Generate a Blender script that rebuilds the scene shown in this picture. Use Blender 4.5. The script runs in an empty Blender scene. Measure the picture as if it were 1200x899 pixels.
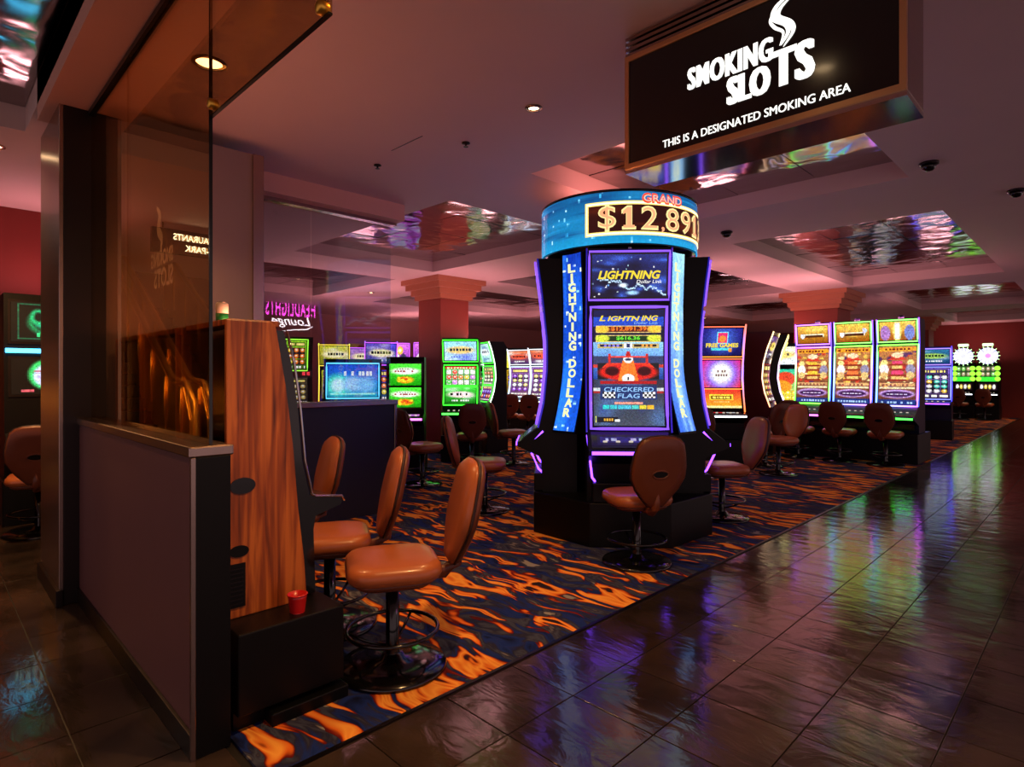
import bpy, bmesh, math, random
import numpy as np
from mathutils import Vector, Matrix

random.seed(7)
RNG = np.random.default_rng(7)
PI = math.pi
R = math.radians
SC = bpy.context.scene
COL = SC.collection


def lin(c):
    """sRGB 0-255 triple -> linear"""
    out = []
    for v in c:
        v = v / 255.0
        out.append(v / 12.92 if v <= 0.04045 else ((v + 0.055) / 1.055) ** 2.4)
    return tuple(out)


# ------------------------------------------------------------------ camera, world, exposure
# world axes: +X runs along the carpet edge (right vanishing point), +Y runs along the
# half wall on the left (left vanishing point), Z is up.
EYE = 1.40
cam_d = bpy.data.cameras.new('camera')
cam_d.sensor_width = 36.0
cam_d.lens = 21.0
cam_d.shift_y = -9.5 / 1200
cam_d.clip_start = 0.05
cam_d.clip_end = 100
cam = bpy.data.objects.new('camera', cam_d)
cam.location = (0, 0, EYE)
cam.rotation_euler = (PI / 2, 0, -PI / 4)
COL.objects.link(cam)
SC.camera = cam

world = bpy.data.worlds.new('world')
SC.world = world
world.use_nodes = True
bg = world.node_tree.nodes['Background']
bg.inputs[0].default_value = (0.26, 0.175, 0.175, 1)
bg.inputs[1].default_value = 2.1

SC.view_settings.view_transform = 'Standard'
SC.view_settings.look = 'None'
SC.view_settings.exposure = 0.0
SC.view_settings.gamma = 1.0
SC.view_settings.use_curve_mapping = False

CEIL = 3.15


def px_ground(x, y, z=0.0):
    d = (EYE - z) * 700.0 / (y - 440.0)
    lat = (x - 600.0) / 700.0 * d
    return ((d + lat) / math.sqrt(2), (d - lat) / math.sqrt(2))


def project(u, v, z):
    d = (u + v) / math.sqrt(2)
    if d < 0.2:
        return None
    lat = (u - v) / math.sqrt(2)
    return (600 + 700 * lat / d, 440 - 700 * (z - EYE) / d, d)


# ------------------------------------------------------------------ materials
MATS = {}


def nodes_of(name):
    m = bpy.data.materials.new(name)
    m.use_nodes = True
    nt = m.node_tree
    return m, nt, nt.nodes['Principled BSDF']


def mat(name, rgb=(128, 128, 128), rough=0.5, metal=0.0, emit=None, strength=0.0, var=0.0, scale=8.0,
        bump=0.0, coat=0.0, spec=0.5):
    if name in MATS:
        return MATS[name]
    m, nt, b = nodes_of(name)
    c = lin(rgb)
    b.inputs['Base Color'].default_value = (*c, 1)
    b.inputs['Roughness'].default_value = rough
    b.inputs['Metallic'].default_value = metal
    b.inputs['Specular IOR Level'].default_value = spec
    if coat:
        b.inputs['Coat Weight'].default_value = coat
        b.inputs['Coat Roughness'].default_value = 0.08
    if emit is not None:
        b.inputs['Emission Color'].default_value = (*lin(emit), 1)
        b.inputs['Emission Strength'].default_value = strength
    if var or bump:
        tc = nt.nodes.new('ShaderNodeTexCoord')
        nz = nt.nodes.new('ShaderNodeTexNoise')
        nz.inputs['Scale'].default_value = scale
        nz.inputs['Detail'].default_value = 4
        nt.links.new(tc.outputs['Object'], nz.inputs['Vector'])
        if var:
            mx = nt.nodes.new('ShaderNodeMix')
            mx.data_type = 'RGBA'
            mx.inputs[6].default_value = (*[k * (1 - var) for k in c], 1)
            mx.inputs[7].default_value = (*[min(1, k * (1 + var)) for k in c], 1)
            nt.links.new(nz.outputs['Fac'], mx.inputs[0])
            nt.links.new(mx.outputs[2], b.inputs['Base Color'])
        if bump:
            bp = nt.nodes.new('ShaderNodeBump')
            bp.inputs['Strength'].default_value = bump
            bp.inputs['Distance'].default_value = 0.01
            nt.links.new(nz.outputs['Fac'], bp.inputs['Height'])
            nt.links.new(bp.outputs['Normal'], b.inputs['Normal'])
    MATS[name] = m
    return m


def screen_mat(name, strength):
    """light-giving display whose picture comes from the mesh colour attribute"""
    if name in MATS:
        return MATS[name]
    m, nt, b = nodes_of(name)
    at = nt.nodes.new('ShaderNodeAttribute')
    at.attribute_name = 'Col'
    b.inputs['Base Color'].default_value = (0.01, 0.01, 0.01, 1)
    b.inputs['Roughness'].default_value = 0.15
    nt.links.new(at.outputs['Color'], b.inputs['Emission Color'])
    b.inputs['Emission Strength'].default_value = strength
    MATS[name] = m
    return m


def led(name, rgb, strength):
    return mat(name, (10, 10, 10), 0.4, emit=rgb, strength=strength)


def wood_mat():
    m, nt, b = nodes_of('wood')
    tc = nt.nodes.new('ShaderNodeTexCoord')
    mp = nt.nodes.new('ShaderNodeMapping')
    mp.inputs['Scale'].default_value = (9, 9, 0.55)
    nt.links.new(tc.outputs['Object'], mp.inputs['Vector'])
    nz = nt.nodes.new('ShaderNodeTexNoise')
    nz.inputs['Scale'].default_value = 3.2
    nz.inputs['Detail'].default_value = 6
    nz.inputs['Distortion'].default_value = 0.6
    nt.links.new(mp.outputs[0], nz.inputs['Vector'])
    rp = nt.nodes.new('ShaderNodeValToRGB')
    e = rp.color_ramp.elements
    e[0].position, e[0].color = 0.32, (*lin((88, 38, 12)), 1)
    e[1].position, e[1].color = 0.62, (*lin((200, 112, 46)), 1)
    k = rp.color_ramp.elements.new(0.48)
    k.color = (*lin((156, 76, 28)), 1)
    nt.links.new(nz.outputs['Fac'], rp.inputs[0])
    nt.links.new(rp.outputs[0], b.inputs['Base Color'])
    b.inputs['Roughness'].default_value = 0.36
    bp = nt.nodes.new('ShaderNodeBump')
    bp.inputs['Strength'].default_value = 0.12
    bp.inputs['Distance'].default_value = 0.004
    nt.links.new(nz.outputs['Fac'], bp.inputs['Height'])
    nt.links.new(bp.outputs[0], b.inputs['Normal'])
    MATS['wood'] = m
    return m


def carpet_mat():
    m, nt, b = nodes_of('flame_carpet')
    N, L = nt.nodes, nt.links
    tc = N.new('ShaderNodeTexCoord')
    # slow sideways warp so the flames lick and curl
    wn = N.new('ShaderNodeTexNoise')
    wn.inputs['Scale'].default_value = 2.6
    wn.inputs['Detail'].default_value = 1.5
    L.new(tc.outputs['Object'], wn.inputs['Vector'])
    sb = N.new('ShaderNodeVectorMath'); sb.operation = 'SUBTRACT'
    sb.inputs[1].default_value = (0.5, 0.5, 0.5)
    L.new(wn.outputs['Color'], sb.inputs[0])
    ml = N.new('ShaderNodeVectorMath'); ml.operation = 'MULTIPLY'
    ml.inputs[1].default_value = (0.26, 0.32, 0)
    L.new(sb.outputs[0], ml.inputs[0])
    ad = N.new('ShaderNodeVectorMath'); ad.operation = 'ADD'
    L.new(tc.outputs['Object'], ad.inputs[0]); L.new(ml.outputs[0], ad.inputs[1])
    mp = N.new('ShaderNodeMapping')
    mp.inputs['Scale'].default_value = (10.0, 2.1, 1)
    L.new(ad.outputs[0], mp.inputs['Vector'])
    n1 = N.new('ShaderNodeTexNoise')
    n1.inputs['Scale'].default_value = 1.0
    n1.inputs['Detail'].default_value = 2.0
    n1.inputs['Roughness'].default_value = 0.55
    n1.inputs['Distortion'].default_value = 0.55
    L.new(mp.outputs[0], n1.inputs['Vector'])
    lo = N.new('ShaderNodeTexNoise')
    lo.inputs['Scale'].default_value = 1.9
    lo.inputs['Detail'].default_value = 1.0
    L.new(ad.outputs[0], lo.inputs['Vector'])
    fl = N.new('ShaderNodeMath'); fl.operation = 'MULTIPLY_ADD'
    fl.inputs[1].default_value = 0.42; fl.inputs[2].default_value = -0.238
    L.new(lo.outputs['Fac'], fl.inputs[0])
    heat = N.new('ShaderNodeMath'); heat.operation = 'ADD'
    L.new(n1.outputs['Fac'], heat.inputs[0]); L.new(fl.outputs[0], heat.inputs[1])
    # cold ground: navy with grey smoke
    mp2 = N.new('ShaderNodeMapping')
    mp2.inputs['Scale'].default_value = (11, 3.4, 1)
    mp2.inputs['Location'].default_value = (3.1, 7.7, 0)
    L.new(ad.outputs[0], mp2.inputs['Vector'])
    n2 = N.new('ShaderNodeTexNoise')
    n2.inputs['Scale'].default_value = 1.0
    n2.inputs['Detail'].default_value = 2.5
    n2.inputs['Distortion'].default_value = 1.2
    L.new(mp2.outputs[0], n2.inputs['Vector'])
    cold = N.new('ShaderNodeValToRGB')
    e = cold.color_ramp.elements
    e[0].position, e[0].color = 0.30, (*lin((14, 20, 52)), 1)
    e[1].position, e[1].color = 0.72, (*lin((150, 148, 140)), 1)
    for p, c in ((0.42, (26, 48, 120)), (0.50, (40, 40, 62)), (0.58, (66, 72, 92)), (0.64, (46, 44, 66))):
        k = cold.color_ramp.elements.new(p); k.color = (*lin(c), 1)
    L.new(n2.outputs['Fac'], cold.inputs[0])
    # flame body over it
    hot = N.new('ShaderNodeValToRGB')
    e = hot.color_ramp.elements
    e[0].position, e[0].color = 0.500, (*lin((52, 14, 22)), 1)
    e[1].position, e[1].color = 0.76, (*lin((40, 34, 40)), 1)
    for p, c in ((0.522, (120, 28, 18)), (0.545, (232, 112, 34)), (0.60, (255, 178, 74)), (0.655, (236, 126, 40)),
                 (0.68, (110, 30, 20)), (0.70, (44, 32, 40))):
        k = hot.color_ramp.elements.new(p); k.color = (*lin(c), 1)
    L.new(heat.outputs[0], hot.inputs[0])
    st = N.new('ShaderNodeMath'); st.operation = 'GREATER_THAN'
    st.inputs[1].default_value = 0.505
    L.new(heat.outputs[0], st.inputs[0])
    mx = N.new('ShaderNodeMix'); mx.data_type = 'RGBA'
    L.new(st.outputs[0], mx.inputs[0]); L.new(cold.outputs[0], mx.inputs[6]); L.new(hot.outputs[0], mx.inputs[7])
    L.new(mx.outputs[2], b.inputs['Base Color'])
    b.inputs['Roughness'].default_value = 0.95
    b.inputs['Specular IOR Level'].default_value = 0.15
    fz = N.new('ShaderNodeTexNoise'); fz.inputs['Scale'].default_value = 260
    L.new(tc.outputs['Object'], fz.inputs['Vector'])
    bp = N.new('ShaderNodeBump'); bp.inputs['Strength'].default_value = 0.35; bp.inputs['Distance'].default_value = 0.004
    L.new(fz.outputs['Fac'], bp.inputs['Height']); L.new(bp.outputs[0], b.inputs['Normal'])
    return m


def slate_mat():
    m, nt, b = nodes_of('slate_tile')
    N, L = nt.nodes, nt.links
    geo = N.new('ShaderNodeNewGeometry')
    oi = N.new('ShaderNodeObjectInfo')
    n1 = N.new('ShaderNodeTexNoise'); n1.inputs['Scale'].default_value = 2.4; n1.inputs['Detail'].default_value = 6
    L.new(geo.outputs['Position'], n1.inputs['Vector'])
    rp = N.new('ShaderNodeValToRGB')
    e = rp.color_ramp.elements
    e[0].position, e[0].color = 0.3, (*lin((28, 23, 21)), 1)
    e[1].position, e[1].color = 0.72, (*lin((66, 53, 46)), 1)
    L.new(n1.outputs['Fac'], rp.inputs[0])
    hv = N.new('ShaderNodeHueSaturation')
    mr = N.new('ShaderNodeMapRange')
    mr.inputs[3].default_value = 0.7; mr.inputs[4].default_value = 1.35
    L.new(oi.outputs['Random'], mr.inputs[0]); L.new(mr.outputs[0], hv.inputs['Value'])
    L.new(rp.outputs[0], hv.inputs['Color'])
    L.new(hv.outputs[0], b.inputs['Base Color'])
    mp = N.new('ShaderNodeMapping'); mp.inputs['Scale'].default_value = (5, 2.2, 1); mp.inputs['Rotation'].default_value = (0, 0, 0.7)
    L.new(geo.outputs['Position'], mp.inputs['Vector'])
    n2 = N.new('ShaderNodeTexNoise'); n2.inputs['Scale'].default_value = 1.6; n2.inputs['Detail'].default_value = 5
    n2.inputs['Distortion'].default_value = 0.8
    L.new(mp.outputs[0], n2.inputs['Vector'])
    bp = N.new('ShaderNodeBump'); bp.inputs['Strength'].default_value = 0.22; bp.inputs['Distance'].default_value = 0.018
    L.new(n2.outputs['Fac'], bp.inputs['Height']); L.new(bp.outputs[0], b.inputs['Normal'])
    rr = N.new('ShaderNodeMapRange')
    rr.inputs[3].default_value = 0.06; rr.inputs[4].default_value = 0.18
    L.new(n1.outputs['Fac'], rr.inputs[0]); L.new(rr.outputs[0], b.inputs['Roughness'])
    b.inputs['Specular IOR Level'].default_value = 0.8
    return m


def mirror_mat():
    m, nt, b = nodes_of('rippled_mirror')
    N, L = nt.nodes, nt.links
    geo = N.new('ShaderNodeNewGeometry')
    b.inputs['Base Color'].default_value = (*lin((170, 162, 162)), 1)
    b.inputs['Metallic'].default_value = 1.0
    b.inputs['Roughness'].default_value = 0.11
    n2 = N.new('ShaderNodeTexNoise'); n2.inputs['Scale'].default_value = 2.6; n2.inputs['Detail'].default_value = 1.5
    n2.inputs['Distortion'].default_value = 0.5
    L.new(geo.outputs['Position'], n2.inputs['Vector'])
    bp = N.new('ShaderNodeBump'); bp.inputs['Strength'].default_value = 0.35; bp.inputs['Distance'].default_value = 0.05
    L.new(n2.outputs['Fac'], bp.inputs['Height']); L.new(bp.outputs[0], b.inputs['Normal'])
    return m


def glass_mat(name, tint, refl, rcol=(255, 255, 255)):
    m = bpy.data.materials.new(name)
    m.use_nodes = True
    nt = m.node_tree
    N, L = nt.nodes, nt.links
    N.remove(N['Principled BSDF'])
    out = N['Material Output']
    t = N.new('ShaderNodeBsdfTransparent'); t.inputs[0].default_value = (*lin(tint), 1)
    g = N.new('ShaderNodeBsdfGlossy'); g.inputs['Color'].default_value = (*lin(rcol), 1); g.inputs['Roughness'].default_value = 0.01
    fr = N.new('ShaderNodeFresnel')
    gb = N.new('ShaderNodeNewGeometry')
    ir = N.new('ShaderNodeMapRange')      # same air-to-glass reflectance on both faces of the pane
    ir.inputs[3].default_value = 1.5; ir.inputs[4].default_value = 1 / 1.5
    L.new(gb.outputs['Backfacing'], ir.inputs[0]); L.new(ir.outputs[0], fr.inputs[0])
    ma = N.new('ShaderNodeMath'); ma.operation = 'MULTIPLY_ADD'
    ma.inputs[1].default_value = 1.0; ma.inputs[2].default_value = refl
    ma.use_clamp = True
    L.new(fr.outputs[0], ma.inputs[0])
    mx = N.new('ShaderNodeMixShader')
    L.new(ma.outputs[0], mx.inputs[0]); L.new(t.outputs[0], mx.inputs[1]); L.new(g.outputs[0], mx.inputs[2])
    L.new(mx.outputs[0], out.inputs['Surface'])
    MATS[name] = m
    return m


M_wood = wood_mat()
M_carpet = carpet_mat()
M_slate = slate_mat()
M_mirror = mirror_mat()
M_bronze_glass = glass_mat('bronze_glass', (236, 220, 192), 0.10, (255, 226, 176))
M_clear_glass = glass_mat('clear_glass', (238, 236, 240), 0.0)
M_ceil = mat('ceiling_paint', (216, 186, 184), 0.75, var=0.04, scale=2, bump=0.03)
M_beam = mat('beam_paint', (222, 164, 148), 0.7, var=0.05, scale=3)
M_black = mat('black_laminate', (8, 8, 9), 0.4, var=0.15, scale=20, spec=.25)
M_blackgloss = mat('black_gloss', (8, 8, 10), 0.16, coat=0.4)
M_metal = mat('brushed_steel', (168, 146, 136), 0.26, 1.0, var=0.08, scale=30)
M_darkmetal = mat('dark_steel', (58, 52, 52), 0.34, 1.0)
M_chrome = mat('chrome', (210, 205, 200), 0.1, 1.0)
M_panel = mat('wall_laminate', (96, 62, 68), 0.42, var=0.06, scale=6)
M_grey = mat('grey_laminate', (136, 116, 116), 0.5, var=0.05, scale=5)
M_navy = mat('navy_laminate', (26, 28, 46), 0.5, var=0.08, scale=5)
M_red = mat('red_wall', (118, 34, 26), 0.7, var=0.1, scale=1.5, bump=0.05)
M_mauve = mat('mauve_wall', (190, 140, 134), 0.7, var=0.06, scale=1.5)
M_pillar = mat('pillar_red', (148, 62, 48), 0.55, var=0.08, scale=4)
M_cap = mat('pillar_capital', (190, 120, 88), 0.5, var=0.06, scale=4)
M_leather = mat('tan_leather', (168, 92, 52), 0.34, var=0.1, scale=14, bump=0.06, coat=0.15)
M_leather_shaded = mat('tan_leather_shaded', (108, 54, 32), 0.4, var=0.1, scale=14, bump=0.06)  # darker copy of the leather; shade on the unlit backs is in its colour
M_piping = mat('dark_piping', (46, 24, 20), 0.5)
M_brass = mat('brass', (236, 186, 76), 0.36, 1.0, var=.2, scale=5, bump=.2)
M_grout = mat('grout', (30, 26, 25), 0.6, var=0.1, scale=9)
M_redplastic = mat('red_plastic', (206, 26, 30), 0.3, coat=0.3)
M_white = mat('white_plastic', (220, 220, 220), 0.4)
S_SCR = screen_mat('display', 1.25)
S_LED = screen_mat('led_strip', 3.0)
S_DIM = screen_mat('display_soft', 0.8)


# ------------------------------------------------------------------ mesh helpers
class MB:
    def __init__(self):
        self.v = []
        self.f = []

    def box(self, x0, x1, y0, y1, z0, z1):
        n = len(self.v)
        self.v += [(x, y, z) for z in (z0, z1) for y in (y0, y1) for x in (x0, x1)]
        for q in ((0, 2, 3, 1), (4, 5, 7, 6), (0, 1, 5, 4), (2, 6, 7, 3), (0, 4, 6, 2), (1, 3, 7, 5)):
            self.f.append(tuple(n + k for k in q))
        return self

    def prism_x(self, prof, x0, x1):
        """polygon in (y, z) extruded along x"""
        n, k = len(self.v), len(prof)
        self.v += [(x0, y, z) for y, z in prof] + [(x1, y, z) for y, z in prof]
        self.f.append(tuple(range(n, n + k)))
        self.f.append(tuple(range(n + 2 * k - 1, n + k - 1, -1)))
        for i in range(k):
            j = (i + 1) % k
            self.f.append((n + i, n + k + i, n + k + j, n + j))
        return self

    def prism_z(self, prof, z0, z1):
        n, k = len(self.v), len(prof)
        self.v += [(x, y, z0) for x, y in prof] + [(x, y, z1) for x, y in prof]
        self.f.append(tuple(range(n + k - 1, n - 1, -1)))
        self.f.append(tuple(range(n + k, n + 2 * k)))
        for i in range(k):
            j = (i + 1) % k
            self.f.append((n + i, n + j, n + k + j, n + k + i))
        return self

    def lathe(self, prof, seg=32, cx=0, cy=0, closed=True):
        """prof: list of (r, z) from bottom to top"""
        n, k = len(self.v), len(prof)
        for s in range(seg):
            a = 2 * PI * s / seg
            for r, z in prof:
                self.v.append((cx + r * math.cos(a), cy + r * math.sin(a), z))
        for s in range(seg):
            t = (s + 1) % seg
            for i in range(k - 1):
                self.f.append((n + s * k + i, n + t * k + i, n + t * k + i + 1, n + s * k + i + 1))
        if closed:
            self.f.append(tuple(n + s * k for s in reversed(range(seg))))
            self.f.append(tuple(n + s * k + k - 1 for s in range(seg)))
        return self

    def tube(self, pts, r, seg=8, loop=False):
        n = len(self.v)
        P = [Vector(p) for p in pts]
        m = len(P)
        for i in range(m):
            if loop:
                t = P[(i + 1) % m] - P[i - 1]
            else:
                t = P[min(i + 1, m - 1)] - P[max(i - 1, 0)]
            t.normalize()
            up = Vector((0, 0, 1)) if abs(t.z) < 0.9 else Vector((1, 0, 0))
            a = t.cross(up).normalized()
            b = t.cross(a).normalized()
            rr = r[i] if isinstance(r, (list, tuple)) else r
            for s in range(seg):
                th = 2 * PI * s / seg
                self.v.append(tuple(P[i] + a * (rr * math.cos(th)) + b * (rr * math.sin(th))))
        for i in range(m if loop else m - 1):
            j = (i + 1) % m
            for s in range(seg):
                t = (s + 1) % seg
                self.f.append((n + i * seg + s, n + i * seg + t, n + j * seg + t, n + j * seg + s))
        if not loop:
            self.f.append(tuple(n + s for s in range(seg)))
            self.f.append(tuple(n + (m - 1) * seg + s for s in reversed(range(seg))))
        return self

    def build(self, name, material, parent=None, bevel=0.0, smooth=False, loc=None, rot=None, subdiv=0):
        me = bpy.data.meshes.new(name)
        me.from_pydata(self.v, [], self.f)
        bm = bmesh.new()
        bm.from_mesh(me)
        bmesh.ops.recalc_face_normals(bm, faces=bm.faces)
        if bevel:
            bmesh.ops.bevel(bm, geom=[e for e in bm.edges if len(e.link_faces) == 2 and e.calc_face_angle(0) > 0.5],
                            offset=bevel, segments=2, profile=0.5, affect='EDGES', clamp_overlap=True)
        bm.to_mesh(me)
        bm.free()
        me.materials.append(material)
        if smooth:
            for p in me.polygons:
                p.use_smooth = True
        o = bpy.data.objects.new(name, me)
        COL.objects.link(o)
        if parent is not None:
            o.parent = parent
        if loc is not None:
            o.location = loc
        if rot is not None:
            o.rotation_euler = rot
        if subdiv:
            md = o.modifiers.new('sub', 'SUBSURF')
            md.levels = md.render_levels = subdiv
        return o


def tag(o, label, cat, group=None):
    o['label'] = label
    o['category'] = cat
    if group:
        o['group'] = group
    return o


def struct(o, label=None):
    o['kind'] = 'structure'
    if label:
        o['label'] = label
    return o


def thing(name, label, cat, loc=(0, 0, 0), rotz=0.0, group=None):
    o = bpy.data.objects.new(name, None)
    o.empty_display_size = 0.1
    COL.objects.link(o)
    o.location = loc
    o.rotation_euler = (0, 0, rotz)
    return tag(o, label, cat, group)


def copy_tree(o, parent=None):
    c = o.copy()
    COL.objects.link(c)
    c.parent = parent
    for ch in list(o.children):
        copy_tree(ch, c)
    return c


# ------------------------------------------------------------------ painted displays
class Cv:
    """small colour canvas; x to the right 0..1, y up 0..1"""

    def __init__(self, w, h, bg=(0, 0, 0)):
        self.w, self.h = w, h
        self.a = np.zeros((h, w, 3))
        self.a[:] = np.array(bg) / 255.0
        self.Y, self.X = np.mgrid[0:h, 0:w]
        self.X = (self.X + 0.5) / w
        self.Y = (self.Y + 0.5) / h

    def put(self, mask, c):
        m = np.clip(mask, 0, 1)[..., None]
        self.a = self.a * (1 - m) + np.array(c) / 255.0 * m
        return self

    def grad(self, c0, c1, y0=0.0, y1=1.0, x0=0.0, x1=1.0):
        t = np.clip((self.Y - y0) / (y1 - y0), 0, 1)[..., None]
        col = (np.array(c0) * (1 - t) + np.array(c1) * t) / 255.0
        m = ((self.Y >= y0) & (self.Y <= y1) & (self.X >= x0) & (self.X <= x1))[..., None]
        self.a = np.where(m, col, self.a)
        return self

    def rect(self, x0, y0, x1, y1, c):
        return self.put(((self.X >= x0) & (self.X <= x1) & (self.Y >= y0) & (self.Y <= y1)).astype(float), c)

    def frame(self, x0, y0, x1, y1, c, tx=0.02, ty=0.02):
        self.rect(x0, y0, x1, y0 + ty, c); self.rect(x0, y1 - ty, x1, y1, c)
        self.rect(x0, y0, x0 + tx, y1, c); return self.rect(x1 - tx, y0, x1, y1, c)

    def ell(self, cx, cy, rx, ry, c, soft=0.12):
        q = np.sqrt(((self.X - cx) / rx) ** 2 + ((self.Y - cy) / ry) ** 2)
        return self.put((1 - q) / soft + 0.5, c)

    def trap(self, cx, y0, y1, w0, w1, c):
        t = (self.Y - y0) / (y1 - y0)
        hw = (w0 + (w1 - w0) * t) / 2
        return self.put(((t >= 0) & (t <= 1) & (np.abs(self.X - cx) <= hw)).astype(float), c)

    def rays(self, cx, cy, n, c, k=1.0, r=2.0):
        a = np.arctan2(self.Y - cy, self.X - cx)
        d = np.hypot(self.X - cx, self.Y - cy)
        return self.put((np.sin(a * n) > 0) * k * (d < r), c)

    def speck(self, n, cols, x0=0, y0=0, x1=1, y1=1, rx=0.03, ry=0.02):
        for i in range(n):
            c = cols[int(RNG.integers(len(cols)))]
            self.ell(RNG.uniform(x0, x1), RNG.uniform(y0, y1), rx * RNG.uniform(.5, 1.4), ry * RNG.uniform(.5, 1.4), c, 0.5)
        return self

    def clouds(self, c, n=14, k=0.6, s=0.18):
        for i in range(n):
            cx, cy = RNG.uniform(0, 1), RNG.uniform(0, 1)
            q = ((self.X - cx) / (s * RNG.uniform(.5, 1.5))) ** 2 + ((self.Y - cy) / (s * RNG.uniform(.3, 1.2))) ** 2
            self.put(np.exp(-q) * k, c)
        return self

    def reels(self, x0, y0, x1, y1, nx, ny, cols, cell=(20, 16, 30)):
        dx, dy = (x1 - x0) / nx, (y1 - y0) / ny
        for i in range(nx):
            for j in range(ny):
                ax, ay = x0 + i * dx, y0 + j * dy
                self.rect(ax + dx * .05, ay + dy * .05, ax + dx * .95, ay + dy * .95, cell)
                c = cols[int(RNG.integers(len(cols)))]
                self.ell(ax + dx * .5, ay + dy * .5, dx * .38, dy * .38, c, .4)
                self.ell(ax + dx * .5, ay + dy * .58, dx * .16, dy * .14, (255, 255, 235), .6)
        return self

    def text_bar(self, x0, y0, x1, y1, c, n=10):
        """a line of tiny unreadable display print"""
        dx = (x1 - x0) / n
        for i in range(n):
            if RNG.uniform() < .85:
                self.rect(x0 + i * dx + dx * .15, y0, x0 + (i + 1) * dx - dx * .15, y1, c)
        return self


def s2l(a):
    return np.where(a <= 0.04045, a / 12.92, ((a + 0.055) / 1.055) ** 2.4)


def grid_screen(name, cv, fn, material, parent, grain=.10):
    """cv painted on the surface fn(s, t) -> arrays x, y, z"""
    h, w = cv.h, cv.w
    S, T = np.meshgrid(np.linspace(0, 1, w + 1), np.linspace(0, 1, h + 1))
    x, y, z = fn(S, T)
    co = np.stack([np.broadcast_to(x, S.shape), np.broadcast_to(y, S.shape), np.broadcast_to(z, S.shape)], -1).reshape(-1, 3)
    idx = np.arange((w + 1) * (h + 1)).reshape(h + 1, w + 1)
    q = np.stack([idx[:-1, :-1], idx[:-1, 1:], idx[1:, 1:], idx[1:, :-1]], -1).reshape(-1, 4)
    me = bpy.data.meshes.new(name)
    me.vertices.add(len(co)); me.vertices.foreach_set('co', co.astype(np.float32).ravel())
    me.loops.add(q.size); me.loops.foreach_set('vertex_index', q.astype(np.int32).ravel())
    me.polygons.add(len(q)); me.polygons.foreach_set('loop_start', (np.arange(len(q)) * 4).astype(np.int32))
    me.update(calc_edges=True)
    at = me.color_attributes.new('Col', 'FLOAT_COLOR', 'CORNER')
    gr = 1 + grain * RNG.standard_normal((h, w, 1)) + grain * .4 * RNG.standard_normal((h, w, 3))
    c = s2l(np.clip(cv.a * np.clip(gr, .5, 1.5), 0, 1)).reshape(-1, 3)
    c = np.concatenate([c, np.ones((len(c), 1))], 1)
    at.data.foreach_set('color', np.repeat(c, 4, axis=0).astype(np.float32).ravel())
    me.materials.append(material)
    me.validate()
    o = bpy.data.objects.new(name, me)
    COL.objects.link(o)
    o.parent = parent
    return o


def colour_mesh(o, fn):
    """per-vertex colour attribute from fn(x, y, z) -> sRGB 0-255"""
    me = o.data
    at = me.color_attributes.new('Col', 'FLOAT_COLOR', 'POINT')
    for i, v in enumerate(me.vertices):
        at.data[i].color = (*lin(fn(*v.co)), 1)
    return o


# ------------------------------------------------------------------ lettering
def glyphs(s, bold=0.0, shear=0.0, spacing=1.0):
    """flat text mesh as (verts 2D, faces), normalised to height 1 of its bounding box"""
    if s == '1':
        v = np.array([(.16, 0), (.16, .13), (.30, .13), (.30, .74), (.14, .66), (.14, .82), (.34, 1.0), (.52, 1.0), (.52, .13), (.66, .13), (.66, 0)])
        v = (v - v.min(0))
        return v, [(0, 1, 2, 8, 9, 10), (2, 3, 7, 8), (3, 4, 5, 6, 7)]
    cu = bpy.data.curves.new('lettering', 'FONT')
    cu.body = s
    cu.size = 1.0
    cu.offset = bold
    cu.shear = shear
    cu.space_character = spacing
    cu.resolution_u = 3
    ob = bpy.data.objects.new('lettering', cu)
    COL.objects.link(ob)
    dg = bpy.context.evaluated_depsgraph_get()
    me = bpy.data.meshes.new_from_object(ob.evaluated_get(dg))
    v = np.array([(p.co.x, p.co.y) for p in me.vertices])
    f = [tuple(p.vertices) for p in me.polygons]
    bpy.data.objects.remove(ob)
    bpy.data.curves.remove(cu)
    bpy.data.meshes.remove(me)
    v -= v.min(0)
    return v, f


def letters(name, s, x0, x1, z0, z1, yfun, material, parent, bold=0.0, shear=0.0, flip=False, spacing=1.0, thick=()):
    """text filling the box x0..x1, z0..z1 on a front (-Y) surface y = yfun(z)"""
    v, f = glyphs(s, bold, shear, spacing)
    mx = v.max(0)
    vx = v[:, 0] / mx[0] * (x1 - x0)
    vz = v[:, 1] / mx[1] * (z1 - z0)
    X = x0 + vx
    if flip:
        X = x1 - vx
    Z = z0 + vz
    if len(thick):
        n_ = len(X)
        f = [tuple(i + k * n_ for i in q) for k in range(len(thick)) for q in f]
        X = np.concatenate([X + t for t in thick])
        Z = np.tile(Z, len(thick))
    me = bpy.data.meshes.new(name)
    me.from_pydata([(a, yfun(b) if callable(yfun) else yfun, b) for a, b in zip(X, Z)], [], f)
    me.materials.append(material)
    o = bpy.data.objects.new(name, me)
    COL.objects.link(o)
    o.parent = parent
    return o


# ================================================================== THE SETTING
# floor slab with individually laid slate tiles
floor = struct(MB().box(-6, 26, -4, 16, -0.12, -0.006).build('floor', M_grout), 'dark slate tiled casino floor')

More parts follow.
